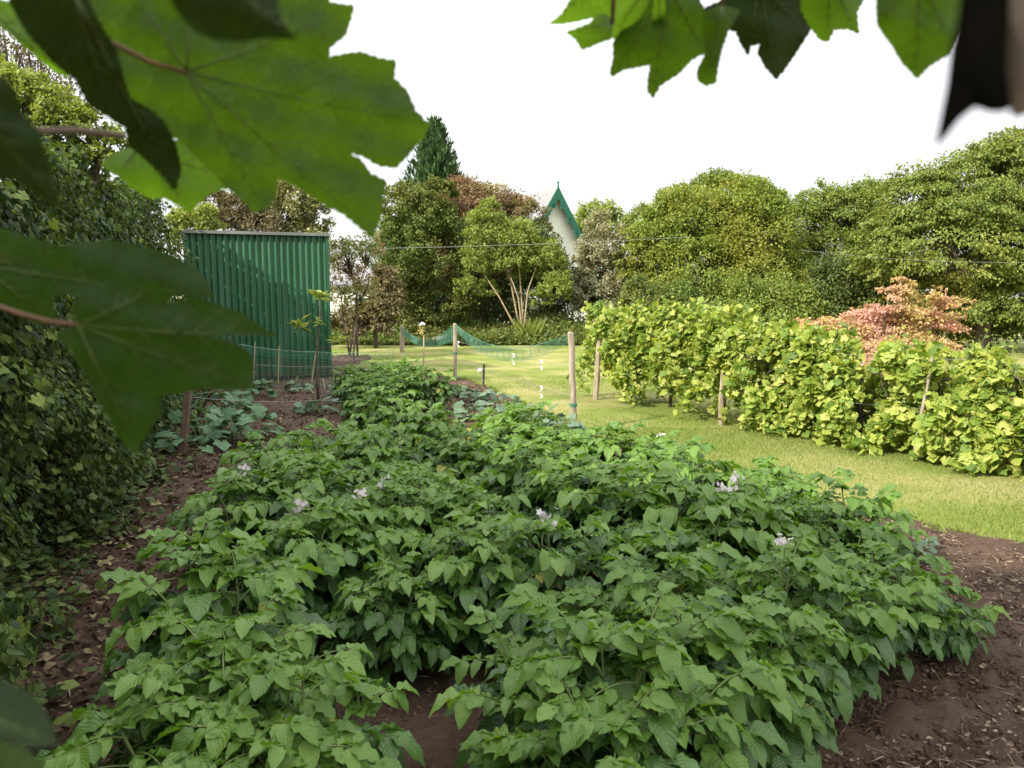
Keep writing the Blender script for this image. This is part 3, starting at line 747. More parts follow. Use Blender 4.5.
for k in (-0.2, 0.2):
    g.tube([(cpos.x + k, cpos.y, top + 0.9), (cpos.x + k, cpos.y, top + 1.3)], 0.11, 8)
g.build('chimney', plain('cream_render', [(0.6, 0.56, 0.45), (0.7, 0.66, 0.55)], 3, 0.9), roof)
mg = plain('green_paint', [(0.012, 0.10, 0.065), (0.02, 0.13, 0.085)], 6, 0.5)
for sgn in (-1, 1):
    g = Geo()
    L_ = [HP(0, -ov - 0.03, top + 0.03), HP(sgn * (hw + 0.3), -ov - 0.03, eav - 0.43)]
    dn = Vector((0, 0, -0.5)); fw = ey * -0.06
    poly(g, [L_[0], L_[1], L_[1] + dn, L_[0] + dn * 1.3, L_[0] + fw, L_[1] + fw, L_[1] + dn + fw, L_[0] + dn * 1.3 + fw],
         [(0, 1, 2, 3), (4, 7, 6, 5), (0, 4, 5, 1), (3, 2, 6, 7), (1, 5, 6, 2), (0, 3, 7, 4)])
    for k in range(7):                              # scalloped lower edge
        c = L_[0].lerp(L_[1], (k + 0.6) / 7.2) + Vector((0, 0, -0.62)) + fw * 0.5
        g.box(tuple(c), (0.24, 0.06, 0.24), 0, th)
    g.build('bargeboard', mg, house)
g = Geo(); c = HP(0, -ov - 0.05, top)
g.tube([c, c + Vector((0, 0, 0.18)), c + Vector((0, 0, 0.26)), c + Vector((0, 0, 0.32))], [0.06, 0.04, 0.07, 0.02], 8)
g.build('finial', mg, house)
g = Geo(); c = HP(0.2, -0.04, eav - 0.3); g.box(tuple(c), (1.1, 0.08, 1.3), 0, th)
wn = g.build('window', mg, house)
g = Geo(); c = HP(0.2, -0.09, eav - 0.3); g.box((c.x - 0.24 * ex.x, c.y - 0.24 * ex.y, c.z), (0.42, 0.03, 1.1), 0, th); g.box((c.x + 0.24 * ex.x, c.y + 0.24 * ex.y, c.z), (0.42, 0.03, 1.1), 0, th)
g.build('pane', plain('window_glass', [(0.05, 0.06, 0.07), (0.08, 0.09, 0.1)], 1, 0.1, spec=0.8), wn)

# low white outbuilding seen beside the shed
c = W(352, 300, 27); ob = thing('white_outbuilding', 'low white outbuilding glimpsed between the shed and the laurel', 'outbuilding', (c.x, 27, 0))
g = Geo(); g.box((0, 1.2, 0.95), (2.4, 2.4, 1.9)); g.build('wall', plain('whitewash', [(0.68, 0.66, 0.62), (0.8, 0.78, 0.74)], 3, 0.9), ob)
g = Geo(); g.add([(-1.35, -0.2, 1.85), (1.35, -0.2, 1.85), (1.35, 1.2, 2.5), (-1.35, 1.2, 2.5), (-1.35, 2.6, 1.85), (1.35, 2.6, 1.85), (-1.35, 2.6, 1.78), (1.35, 2.6, 1.78), (-1.35, -0.2, 1.78), (1.35, -0.2, 1.78)],
                 np.array([(0, 1, 2, 3), (3, 2, 5, 4), (8, 9, 1, 0), (4, 5, 7, 6)])); g.build('roof', m_slate, ob)
g = Geo(); g.box((0.45, -0.03, 1.0), (0.7, 0.05, 0.8)); g.build('window', mg, ob)

# ------------------------------------------------------------------ green corrugated shed
pL = G(192, 384); pR = G(330, 381)
dS = (pL.y + pR.y) / 2
x0, x1 = W(190, 300, dS).x, W(330, 300, dS).x
zt = W(260, 233, dS).z
shed = thing('corrugated_shed', 'tall green corrugated metal shed with flat top', 'shed', ((x0 + x1) / 2, dS, 0))
wd = x1 - x0; dp = 2.2
def corr(g, P0, P1, h, nrml, pitch=0.102, amp=0.019, mat=0, z0=0.03):
    P0, P1 = Vector(P0), Vector(P1); L_ = (P1 - P0).length; k = int(L_ / pitch * 8)
    V = []
    for i in range(k + 1):
        s = i / k * L_; o = amp * (math.cos(2 * math.pi * s / pitch))
        p = P0.lerp(P1, i / k) + Vector(nrml) * o
        V.append((p.x, p.y, z0)); V.append((p.x, p.y, h))
    F = [(2 * i, 2 * i + 2, 2 * i + 3, 2 * i + 1) for i in range(k)]
    g.add(V, F, mat)
m_shed = plain('green_sheet_metal', [(0.014, 0.070, 0.030), (0.022, 0.10, 0.044), (0.05, 0.13, 0.07)], 1.6, 0.4, spec=0.5, stretch=(3, 3, 0.35))
hh = zt
nt_ = m_shed.node_tree; b_ = nt_.nodes['Principled BSDF']
tcc = nt_.nodes.new('ShaderNodeTexCoord'); spz = nt_.nodes.new('ShaderNodeSeparateXYZ'); nt_.links.new(tcc.outputs['Object'], spz.inputs[0])
dm = mathn(nt_, 'SUBTRACT', mathn(nt_, 'MULTIPLY', noise(nt_, 7, 5), 0.75), mathn(nt_, 'MULTIPLY', spz.outputs['Z'], 0.9))
dm = mathn(nt_, 'MULTIPLY', mathn(nt_, 'MAXIMUM', mathn(nt_, 'MULTIPLY', dm, 3.0), 0.0), 0.7)
lap = mathn(nt_, 'LESS_THAN', mathn(nt_, 'ABSOLUTE', mathn(nt_, 'SUBTRACT', mathn(nt_, 'FRACT', mathn(nt_, 'MULTIPLY', spz.outputs['X'], 1.22)), 0.5)), 0.006)
src_ = b_.inputs['Base Color'].links[0].from_socket
cc = mixc(nt_, mathn(nt_, 'MINIMUM', dm, 0.75), src_, (0.11, 0.08, 0.05))
rust = nt_.nodes.new('ShaderNodeMapRange'); rust.inputs['From Min'].default_value = 0.66; rust.inputs['From Max'].default_value = 0.72
nt_.links.new(noise(nt_, 11, 6, 0.7), rust.inputs['Value'])
cc = mixc(nt_, mathn(nt_, 'MULTIPLY', rust.outputs['Result'], 0.6), cc, (0.12, 0.06, 0.03))
cc = mixc(nt_, lap, cc, (0.01, 0.03, 0.02))
nt_.links.new(cc, b_.inputs['Base Color'])
shed.rotation_euler = (0, 0, R(17.5)); wd *= 0.955
g = Geo(); corr(g, (-wd / 2, 0, 0), (wd / 2, 0, 0), hh, (0, -1, 0)); o = g.build('wall', m_shed, shed, smooth=True); o['label'] = 'green corrugated front wall'
for sx in (-1, 1):
    g = Geo(); corr(g, (sx * wd / 2, 0.03, 0), (sx * wd / 2, dp, 0), hh - 0.1, (sx, 0, 0)); g.build('wall', m_shed, shed, smooth=True)
g = Geo(); corr(g, (-wd / 2, dp, 0), (wd / 2, dp, 0), hh - 0.22, (0, 1, 0)); g.build('wall', m_shed, shed, smooth=True)
g = Geo()
V = [(-wd / 2 - 0.05, -0.07, hh + 0.02), (wd / 2 + 0.05, -0.07, hh + 0.02), (wd / 2 + 0.05, dp + 0.08, hh - 0.18), (-wd / 2 - 0.05, dp + 0.08, hh - 0.18)]
V += [(x, y, z - 0.05) for x, y, z in V]
g.add(V, [(0, 1, 2, 3), (4, 7, 6, 5), (0, 4, 5, 1), (1, 5, 6, 2), (2, 6, 7, 3), (3, 7, 4, 0)])
rf = g.build('roof', plain('pale_roof_edge', [(0.12, 0.13, 0.12), (0.20, 0.21, 0.20)], 3, 0.5), shed)
for sx in (-1, 1):
    g = Geo(); g.box((sx * (wd / 2), -0.012, hh / 2 - 0.01), (0.05, 0.05, hh - 0.08)); g.build('corner_trim', m_shed, shed)
g = Geo(); g.box((0, -0.02, 0.05), (wd + 0.06, 0.07, 0.10)); g.build('base_rail', M['dark'], shed)

# ------------------------------------------------------------------ ivy hedge on the left
hl = (HB1 - HB0).length; hu = (HB1 - HB0) / hl
hn = Vector((hu.y, -hu.x, 0))                # faces the bed
if hn.x < 0: hn = -hn
hd = thing('ivy_hedge', 'tall ivy covered hedge running back to the shed', 'hedge', tuple(HB0))
def hedge_pts(n, s0, s1, r, depth=(0, 0.5)):
    s = r.uniform(s0, s1, n); t = r.uniform(0, 1, n)
    ht = 2.26 + 0.055 * s + 0.12 * np.sin(s * 1.3) + 0.08 * np.sin(s * 3.1 + 1)
    z = t * ht
    bulge = 0.17 * np.sin(s * 2.1 + z * 1.7) + 0.15 * np.sin(s * 4.7 - z * 3.3 + 1) + 0.10 * np.sin(s * 9 + z * 8) + 0.20 * (1 - t) ** 3 - 0.35 * t ** 4
    dep = r.uniform(*depth, n) ** 1.3
    q = bulge - dep
    P = np.stack([s * hu.x + q * hn.x, s * hu.y + q * hn.y, z], -1)
    return P, t
g = Geo(); r_ = np.random.default_rng(11)
for n, s0, s1, sz in ((14000, -2.6, -0.4, 0.05), (40000, -0.4, 4.6, 0.044), (30000, 4.6, 11.8, 0.058)):
    P, t = hedge_pts(n, s0, s1, r_)
    nn = np.array(tuple(hn)) * 0.8 + r_.normal(size=(n, 3)) * 0.38 + np.array([0, 0, 0.6])
    dd = r_.normal(size=(n, 3)) * 0.4 + np.array([0, 0, -0.9]) + np.array(tuple(hn)) * 0.4
    g.inst(T_IVY, frames(nn, dd), P, sz * r_.uniform(0.6, 1.35, n))
    n2 = n // 4      # leaves over the top and down the back
    s = r_.uniform(s0, s1, n2); ht = 2.26 + 0.055 * s + 0.12 * np.sin(s * 1.3) + 0.08 * np.sin(s * 3.1 + 1)
    q = -r_.uniform(0.2, 1.1, n2)
    P = np.stack([s * hu.x + q * hn.x, s * hu.y + q * hn.y, ht + r_.normal(0, 0.07, n2) + 0.05], -1)
    g.inst(T_IVY, frames(np.array([0, 0, 1]) + r_.normal(size=(n2, 3)) * 0.5, r_.normal(size=(n2, 3))), P, sz * r_.uniform(0.6, 1.35, n2))
g.build('foliage', M['ivy'], hd)
g = Geo(); n = 5200                           # looser creeper with larger paler leaves hanging down the face
P, t = hedge_pts(n, -0.2, 11.6, r_, (-0.22, 0.06))
wv_ = waves(P * [1, 1, 0.55], 2.3, 6) + 0.9 * (t - 0.45)
P = P[wv_ > 0.25]; n = len(P)
g.inst(T_VINE, frames(np.array(tuple(hn)) * 0.7 + r_.normal(size=(n, 3)) * 0.45 + [0, 0, 0.7], r_.normal(size=(n, 3)) * 0.45 + [0, 0, -0.9] + np.array(tuple(hn)) * 0.5), P, r_.uniform(0.035, 0.075, n))
g.build('creeper', M['t_mid'], hd)
g = Geo(); r2 = random.Random(3)
for i in range(46):                        # woody stems inside
    s = r2.uniform(-2.2, 11.6); x = -r2.uniform(0.45, 0.58); pts = []
    for k in range(6):
        pts.append(HB0 * 0 + hu * (s + r2.uniform(-.25, .25)) + hn * (x + r2.uniform(-.08, .08)) + Vector((0, 0, k * 0.40)))
    g = Geo(); g.tube(pts, [0.03, 0.028, 0.024, 0.02, 0.016, 0.01], 5)
    g.build('stem', M['bark'], hd, smooth=True)
g = Geo()                                  # the old wall the ivy grows on
P0 = hu * -2.5 + hn * -0.62; P1 = hu * (hl) + hn * -0.62
V = []
for p in (P0, P1):
    for q in (0, -0.3):
        for z_ in (0, 1.95 if p is P0 else 2.6): v = p + hn * q; V.append((v.x, v.y, z_))
g.add(V, [(0, 4, 5, 1), (2, 3, 7, 6), (1, 5, 7, 3), (0, 1, 3, 2), (4, 6, 7, 5)])
g.build('wall', plain('old_stone', [(0.04, 0.035, 0.03), (0.12, 0.10, 0.08)], 5, 0.95, 0.8, 12), hd)

# ------------------------------------------------------------------ row of grape vines
A = G(602, 400); B = G(918, 459)
vu = (B - A).normalized(); vn = Vector((vu.y, -vu.x, 0)); vn = -vn if vn.y > 0 else vn     # vn faces the lawn
vstart = A - vu * 0.25 - vn * 0.25
vine_labels = ['grape vine at the far left end of the row, beside the leaning end post',
 'grape vine in the airy far stretch with dark crossing stems', 'grape vine growing just left of the grey trellis post',
 'grape vine just right of the grey trellis post, trailing to the lawn', 'grape vine right of the trailing stems in front of the acer',
 'grape vine left of the thin brown stake, below the pink acer', 'grape vine at the thin brown stake',
 'full yellowish grape vine right of the thin brown stake', 'tall bushy grape vine at the right edge of the photo', 'grape vine past the bushy one, cut by the photo edge']
T_V2 = t_palm([0.36, 0.5, 0.40, 0.54, 0.44, 0.58, 0.46, 0.54, 0.40, 0.5, 0.36], 0.15)
for i, lab in enumerate(vine_labels):
    s0 = 0.45 + i * 0.92
    base = vstart + vu * s0
    t = thing('grape_vine', lab, 'grape vine', tuple(base), 'grape vines trained along the row')
    r_ = np.random.default_rng(100 + i)
    n = 4300 if i < 3 else 5200
    ss = r_.uniform(-0.56, 0.56, n)
    topz = (1.22, 1.27, 1.25, 1.08, 0.94, 0.90, 0.90, 1.0, 1.20, 1.22)[i] + 0.10 * np.sin((ss + s0) * 4.1) + 0.09 * np.sin((ss + s0) * 8.3 + 1) + 0.05 * np.sin((ss + s0) * 17)
    lowz = (0.10 + 0.10 * np.sin((ss + s0) * 5)) if i < 3 else (0.03 + 0.04 * np.sin((ss + s0) * 6))
    tt = r_.uniform(0, 1, n) ** (0.55 if i < 3 else 0.85)
    zz = lowz + (topz - lowz) * tt
    half = (0.42 - 0.16 * tt ** 2) * (1 + 0.28 * np.sin((ss + s0) * 6 + zz * 5) + 0.2 * np.sin((ss + s0) * 13 - zz * 9))
    side = np.where(r_.uniform(0, 1, n) < 0.62, 1, -1)
    q = side * half * r_.uniform(0.1, 1.15, n) ** 0.6
    P = np.array(tuple(vu)) * ss[:, None] + np.array(tuple(vn)) * q[:, None] + np.stack([0 * ss, 0 * ss, zz], -1)
    keep = waves(P + np.array(tuple(base)), 5.0, 5) + 0.8 * waves(P + np.array(tuple(base)), 10.0, 9) > ((-0.15 - 0.9 * tt) if i < 3 else (-0.30 - 0.7 * tt))
    P = P[keep]; side = side[keep]; n = len(P)
    nn = np.array(tuple(vn)) * side[:, None] * 0.45 + [0, 0, 0.75] + r_.normal(size=(n, 3)) * 0.62
    dd = np.array(tuple(vn)) * side[:, None] * 0.5 + [0, 0, -0.35] + r_.normal(size=(n, 3)) * 0.8
    g = Geo(); g.inst(T_VINE, frames(nn, dd), P, r_.uniform(0.035, 0.10, n))
    # free shoots over the top with smaller leaves
    gs = Geo()
    for k in range(13):
        s_ = r_.uniform(-.5, .5); b0 = vu * s_ + vn * r_.uniform(-.25, .25) + Vector((0, 0, float(np.median(topz)) - 0.12))
        e = b0 + Vector((r_.normal(0, .10), r_.normal(0, .10), r_.uniform(.08, .36)))
        g1 = Geo(); g1.tube([b0, b0.lerp(e, .5) + Vector((r_.normal(0, .02), 0, 0)), e], [0.004, 0.003, 0.0015], 4); g1.build('shoot', M['potato_stem'], t)
        m_ = 7; f = np.linspace(0.1, 1, m_)
        pp = np.array([tuple(b0.lerp(e, q_)) for q_ in f])
        g.inst(T_VINE, frames(r_.normal(size=(m_, 3)) * .6 + [0, 0, 1], r_.normal(size=(m_, 3))), pp, (0.09 - 0.055 * f))
    g.build('foliage', M['vine'], t)
    x = [Vector((0, 0, -0.03)), Vector((0.03, 0.02, 0.25)), Vector((-0.03, 0.0, 0.5)), Vector((0.02, 0.01, 0.72))]
    gs.tube(x, [0.028, 0.024, 0.02, 0.018], 6)
    for sg in (-1, 1):
        e = vu * (sg * 0.45) + Vector((0, 0, 0.82))
        gs.tube([x[3], x[3].lerp(e, .5) + Vector((0, 0, -0.05)), e], [0.016, 0.012, 0.008], 5)
        e = vu * (sg * 0.5) + Vector((0, 0, 0.40)) + vn * 0.12
        gs.tube([x[1], x[1].lerp(e, .6) + Vector((0, 0, 0.12)), e], [0.013, 0.010, 0.006], 5)
    for k in range(6):
        s_ = r_.uniform(-.45, .45); b0 = vu * s_ + Vector((0, 0, 0.75)); e = vu * (s_ + r_.uniform(-.2, .2)) + vn * r_.uniform(-.2, .3) + Vector((0, 0, r_.uniform(0.25, 1.0)))
        gs.tube([b0, b0.lerp(e, .5) + vn * 0.05, e], [0.007, 0.005, 0.003], 4)
    gs.build('stem', M['bark'], t, smooth=True)

# a low trailing stem at the vine foot is part of the fourth vine's stems
def post(name, label, cat, b, tpt, r0, mat, group=None, band=None, sides=8):
    b = Vector(b); tpt = Vector(tpt) - b
    g = Geo(); n = 6
    pts = [Vector((0, 0, -0.12)) if i == 0 else tpt * ((i) / n) + Vector((random.uniform(-.1, .1) * r0, random.uniform(-.1, .1) * r0, 0)) for i in range(n + 1)]
    g.tube(pts, [r0 * (1.08 - 0.02 * i) for i in range(n + 1)], sides)
    if band:
        zb = band
        c = tpt * zb; g2 = None
    o = g.build(name, M[mat], smooth=False); o.location = tuple(b)
    return tag(o, label, cat, group)
def seen(px0, py0, px1, py1, z=0.0):
    b = G(px0, py0, z); return b, W(px1, py1, b.y)
b, t_ = seen(602, 401, 607, 332); post('trellis_post', 'leaning grey post at the left end of the vine row', 'post', b + vn * 0.12, t_ + vn * 0.12, 0.040, 'post', 'posts of the vine trellis')
b, t_ = seen(724, 424, 727, 350); b = b + vn * 0.06; post('trellis_post', 'upright grey post standing in the gap in the vine row', 'post', b, (b.x + .02, b.y, 0.98), 0.030, 'post', 'posts of the vine trellis')
b, t_ = seen(917, 460, 926, 405); b = b + vn * 0.07; post('trellis_post', 'thin grey brown stake leaning in the vines near the right edge', 'stake', b, (b.x + .12, b.y, 0.95), 0.015, 'post', 'posts of the vine trellis')
b = vstart + vu * 7.3 - vn * 0.35; post('trellis_post', 'grey post top poking out behind the vines beside the acer', 'post', b, (b.x, b.y, 1.36), 0.045, 'post', 'posts of the vine trellis')
g = Geo()
for z_, q in ((0.45, 0.18), (0.85, 0.05), (0.9, -0.05)):
    pts = [vstart + vu * (s_ * 0.5 + 0.2) + vn * (q + 0.02 * math.sin(s_)) + Vector((0, 0, z_ + 0.02 * math.sin(s_ * 1.4))) for s_ in range(19)]
    g.tube(pts, 0.0022, 4)
tag(g.build('trellis_wire', M['wire']), 'thin trellis wires strung along the grape vine row', 'wire')

# ------------------------------------------------------------------ net fence, canes, strings
P573, T573 = seen(574, 431, 571, 333)
P455, T455 = seen(455, 382, 455, 324)
P402, T402 = seen(402, 353, 402, 326)
def fence_post(P_, T_, r0, label, mat='post', band=None, cap=True):
    t = thing('fence_post', label, 'post', (P_.x, P_.y, 0), 'posts of the green net fence')
    g = Geo(); n = 7; v = T_ - P_
    g.tube([Vector((0, 0, -0.1))] + [v * (i / n) + Vector((random.uniform(-.12, .12) * r0, 0, 0)) for i in range(1, n + 1)] + [v * 1.012], [r0 * 1.1, r0 * 1.05, r0, r0 * .98, r0, r0 * 1.03, r0 * .98, r0 * .97, r0 * .6], 10)
    g.build('pole', M[mat], t)
    if band:
        g = Geo(); c = v * band
        for dz in (-0.012, 0.0, 0.013): g.tube([c + Vector((r0 * 1.12 * math.cos(a), r0 * 1.12 * math.sin(a), dz)) for a in np.linspace(0, 6.28, 13)], 0.006, 4)
        g.build('twine', M['net'], t)
    return t
fence_post(P573, T573, 0.036, 'tall pale round post nearest the vines, on the lawn edge', band=0.27)
fence_post(P455, T455, 0.036, 'pale post holding up the slack net mid lawn', band=0.5)
fence_post(P402, T402, 0.06, 'short grey post by the far end of the net', 'post')
PL = G(180, 462); TL = W(190, 372, PL.y)
t = thing('timber_stake', 'brown squared stake leaning beside the ivy hedge', 'stake', (PL.x, PL.y, 0))
g = Geo(); v = TL - PL
u_ = Vector((0.026, 0, 0)); w_ = Vector((0, 0.022, 0))
V = [p + a * u_ + c * w_ for p in (Vector((0, 0, -0.1)), v) for a, c in ((-1, -1), (1, -1), (1, 1), (-1, 1))]
g.add([tuple(p) for p in V], [(0, 1, 5, 4), (1, 2, 6, 5), (2, 3, 7, 6), (3, 0, 4, 7), (4, 5, 6, 7)])
g.build('post', M['brown_post'], t)
g = Geo(); g.tube([G(192, 425) - PL, W(212, 392, PL.y + 0.1) - PL], 0.010, 5); g.build('brace', M['brown_post'], t)

def sag(a, b, s, n=16):
    return [a.lerp(b, i / n) + Vector((0, 0, -4 * s * (i / n) * (1 - i / n))) for i in range(n + 1)]
def netting(g, top, bot, nh, r0=0.0013, step=0.045):
    m_ = len(top)
    for k in range(nh):
        f = k / (nh - 1)
        g.tube([top[i].lerp(bot[i], f) + Vector((0, 0.02 * math.sin(k * 2.1 + i * .9), 0.006 * math.sin(i * 2.3 + k))) for i in range(m_)], r0, 3, cap=False)
    L_ = sum((top[i + 1] - top[i]).length for i in range(m_ - 1)); nvv = int(L_ / step)
    for j in range(nvv):
        f = j / nvv * (m_ - 1); i = int(f); a = top[i].lerp(top[i + 1], f - i); b_ = bot[i].lerp(bot[i + 1], f - i)
        g.tube([a, a.lerp(b_, .5) + Vector((0.012 * math.sin(j), 0.02 * math.cos(j * 1.7), 0)), b_], r0, 3, cap=False)
# slack net between the posts
nf = thing('garden_net', 'slack green net hung between the three pale posts', 'net', (P455.x, P455.y, 0))
off = Vector((P455.x, P455.y, 0))
g = Geo()
top1 = sag(T455, T573, 0.27); bot1 = [p + Vector((0.0, 0, -0.10 - 0.07 * math.sin(i / 16 * 3.14))) for i, p in enumerate(sag(T455, T573, 0.30))]
netting(g, [p - off for p in top1], [p - off for p in bot1], 7)
netting(g, [p - off + Vector((0, 0.05, -0.02)) for p in top1], [p - off + Vector((0, 0.03, 0.02)) for p in bot1], 6)
top2 = sag(T402, T455, 0.30); bot2 = [p + Vector((0, 0, -0.22)) for p in sag(T402, T455 + Vector((0, 0, -0.05)), 0.22)]
netting(g, [p - off for p in top2], [p - off for p in bot2], 9, 0.0017)
netting(g, [p - off + Vector((0, 0.06, -0.02)) for p in top2], [p - off + Vector((0, 0.04, 0.02)) for p in bot2], 8, 0.0017)
g.build('mesh', M['net'], nf)
g = Geo(); g.tube([p - off for p in top1], 0.004, 5); g.tube([p - off for p in top2], 0.005, 5); g.build('rope', M['net'], nf)

# net fence in front of the shed
FL = Vector((W(236, 300, 11.6).x, 11.6, 0)); FM = Vector((W(318, 300, 11.7).x, 11.7, 0)); FR = Vector((W(395, 300, 12.6).x, 12.6, 0))
nf = thing('shed_net_fence', 'low green net fence with wires in front of the shed', 'net fence', tuple(FM))
g = Geo()
def zz(px, py, y): return W(px, py, y).z
tp = [FL + Vector((0, 0, zz(236, 344, 11.6))), FM + Vector((0, 0, zz(318, 352, 11.7))), FR + Vector((0, 0, zz(395, 349, 12.6)))]
btm = [FL + Vector((0, 0, 0.06)), FM + Vector((0, 0, 0.08)), FR + Vector((0, 0, 0.10))]
def dens(L_, s):
    out = []
    for a, b in zip(L_[:-1], L_[1:]): out += sag(a, b, s, 10)[:-1]
    return out + [L_[-1]]
netting(g, [p - FM for p in dens(tp, 0.03)], [p - FM for p in dens(btm, 0.01)], 12, 0.0014, 0.06)
netting(g, [p - FM + Vector((0, .03, 0)) for p in dens(tp, 0.03)], [p - FM + Vector((0, 0, -0.10)) for p in dens(tp, 0.05)], 6, 0.0018)
netting(g, [p - FM + Vector((0, 0, 0.10)) for p in dens(btm, 0.0)], [p - FM for p in dens(btm, 0.01)], 4, 0.0018)
g.build('mesh', M['net'], nf)
g = Geo()
for f in (0.0, 0.42, 0.95):
    g.tube([a.lerp(b, f) - FM + Vector((0, -0.01, 0)) for a, b in zip(dens(tp, 0.03), dens(btm, 0.0))], 0.003, 4)
g.build('wire', M['wire'], nf)
def cane(px0, py0, px1, py1, label, r0=0.007, z=0.03, mat='cane', group='garden canes in the vegetable plot'):
    b, t_ = seen(px0, py0, px1, py1, z); g = Geo(); v = t_ - b
    g.tube([Vector((0, 0, -0.08)), v * 0.33, v * 0.34, v * 0.66, v * 0.67, v], [r0, r0, r0 * 1.15, r0, r0 * 1.12, r0 * .9], 6)
    o = g.build('garden_cane', M[mat]); o.location = tuple(b); tag(o, label, 'cane', group); return o, b, t_
cane(278, 386, 279, 346, 'pale upright cane in front of the shed, right of the big sycamore leaf', 0.010)
cane(253, 385, 255, 342, 'pale cane in front of the shed, half hidden by the sycamore leaf', 0.009)
cane(311, 384, 317, 345, 'pale cane leaning right beside the sapling', 0.011)
cane(325, 392, 323, 378, 'short broken cane at the foot of the sapling', 0.010)
cane(354, 372, 354, 345, 'brown cane just right of the shed corner', 0.010, mat='brown_post')
cane(483, 388, 484, 364, 'short dark stake on the lawn edge', 0.020, mat='dark')
cane(320, 408, 319, 378, 'thin reddish cane standing in the bare soil patch', 0.008, mat='brown_post')
o, b, tt_ = cane(423, 407, 424, 333, 'tall pale cane carrying the yellow windmill toy', 0.011)
cs = thing('toy_windmill', 'small yellow and white windmill toy on a cane top', 'toy windmill', tuple(tt_))
g = Geo()
for k in range(6):
    a = k * 1.047
    c = Vector((-0.03 + 0.035 * math.cos(a), -0.02, 0.03 + 0.045 * math.sin(a)))
    g.tube([Vector((-0.03, -0.02, 0.03)), c, c * 1.15 + Vector((0, -0.01, 0))], [0.006, 0.015, 0.007], 6)
g.build('vane', M['yellow'], cs)
g = Geo(); g.tube([(-0.05, 0, 0.10), (-0.02, -0.01, 0.125), (0.015, 0, 0.11)], [0.015, 0.024, 0.014], 7); g.build('cap', M['white'], cs)
g = Geo(); g.tube([(0, 0, -0.02), (0, -0.01, 0.04), (0.035, 0, 0.06)], [0.012, 0.022, 0.018], 6); g.build('hub', M['dark'], cs)

# guard strings with white ribbons
def string(pts, label, ribbons=(), r0=0.0022):
    t = thing('guard_string', label, 'string', tuple(pts[0]), 'strings guarding the vegetable plot')
    o0 = Vector(pts[0]); g = Geo()
    full = []
    for a, b in zip(pts[:-1], pts[1:]): full += sag(Vector(a), Vector(b), 0.03, 8)
    g.tube([p - o0 for p in full], r0, 4, cap=False); g.build('cord', M['wire'], t)
    for p, h_ in ribbons:
        g = Geo(); n = 6
        V = []
        for i in range(n + 1):
            q = Vector(p) - o0 + Vector((0.015 * math.sin(i * 1.5), -0.006 + 0.01 * math.cos(i * 1.3), -h_ * i / n)); s_ = 0.012 + 0.004 * math.sin(i * 2.2)
            V += [(q.x - s_, q.y, q.z), (q.x + s_, q.y + 0.006, q.z), (q.x + s_, q.y + 0.008, q.z), (q.x - s_, q.y + 0.002, q.z)]
        F = [(i * 4 + k, i * 4 + (k + 1) % 4, i * 4 + 4 + (k + 1) % 4, i * 4 + 4 + k) for i in range(n) for k in range(4)]
        g.add(V, F); g.build('ribbon', M['white'], t)
v5 = lambda f: P573 + (T573 - P573) * f
v4 = lambda f: P455 + (T455 - P455) * f
def on(a, b, px):                 # point on the segment seen at px
    lo, hi = 0.0, 1.0
    for _ in range(30):
        m_ = (lo + hi) / 2; p = Vector(a).lerp(Vector(b), m_); X_ = 512 + 760 * p.x / ((p - Vector((0, 0, H))).dot(_f))
        if X_ < px: lo = m_
        else: hi = m_
    return Vector(a).lerp(Vector(b), lo)
a, b = v4(0.72), v5(0.66); r1 = on(a, b, 513); r2_ = on(a, b, 541)
string([a, b], 'upper guard string with white ribbons between the two tall posts', [(a + (b - a) * 0.04, 0.10), (r1, 0.15), (r2_, 0.12)])
a, b = v4(0.42), v5(0.36); r3 = on(a, b, 541)
string([a, b], 'lower guard string with one white ribbon between the two tall posts', [(r3, 0.15)])
string([tuple(W(190, 397, PL.y)), tuple(W(320, 400, 8.6)), tuple(W(450, 402, 9.5)), tuple(v5(0.30))], 'thin string from the leaning stake across the bare soil patch')
string([tuple(v4(0.45)), tuple(W(402, 362, 13.2)), tuple(W(345, 372, 12.5))], 'thin string across the lawn from the mid post to the shed')
# small white bell shade on a short wire by the dark stake
b_ = G(482, 392); wl = thing('white_plant_marker', 'small round white marker beside the short dark stake', 'plant marker', (b_.x, b_.y, 0))
hz_ = W(479, 371, b_.y).z
g = Geo(); g.tube([(0.02, 0, 0), (0.01, 0, hz_ * 0.6), (-0.02, 0, hz_)], 0.004, 4); g.build('rod', M['wire'], wl)
g = Geo(); g.tube([(-0.03, 0, hz_ - 0.02), (-0.03, 0, hz_), (-0.03, 0, hz_ + 0.025), (-0.03, 0, hz_ + 0.045)], [0.02, 0.038, 0.032, 0.01], 9); g.build('disc', M['white'], wl)

# overhead wires
g = Geo(); g.tube(sag(W(345, 249, 21), W(690, 237, 22.4), 0.05), 0.006, 4)
tag(g.build('overhead_wire', M['wire']), 'pale overhead wire crossing the laurel and the copper tree', 'wire', 'overhead wires')
g = Geo(); g.tube(sag(W(800, 250, 17.5), W(1060, 262, 16), 0.1), 0.003, 4)
tag(g.build('overhead_wire', M['wire']), 'thin overhead wire crossing the tall elm', 'wire', 'overhead wires')

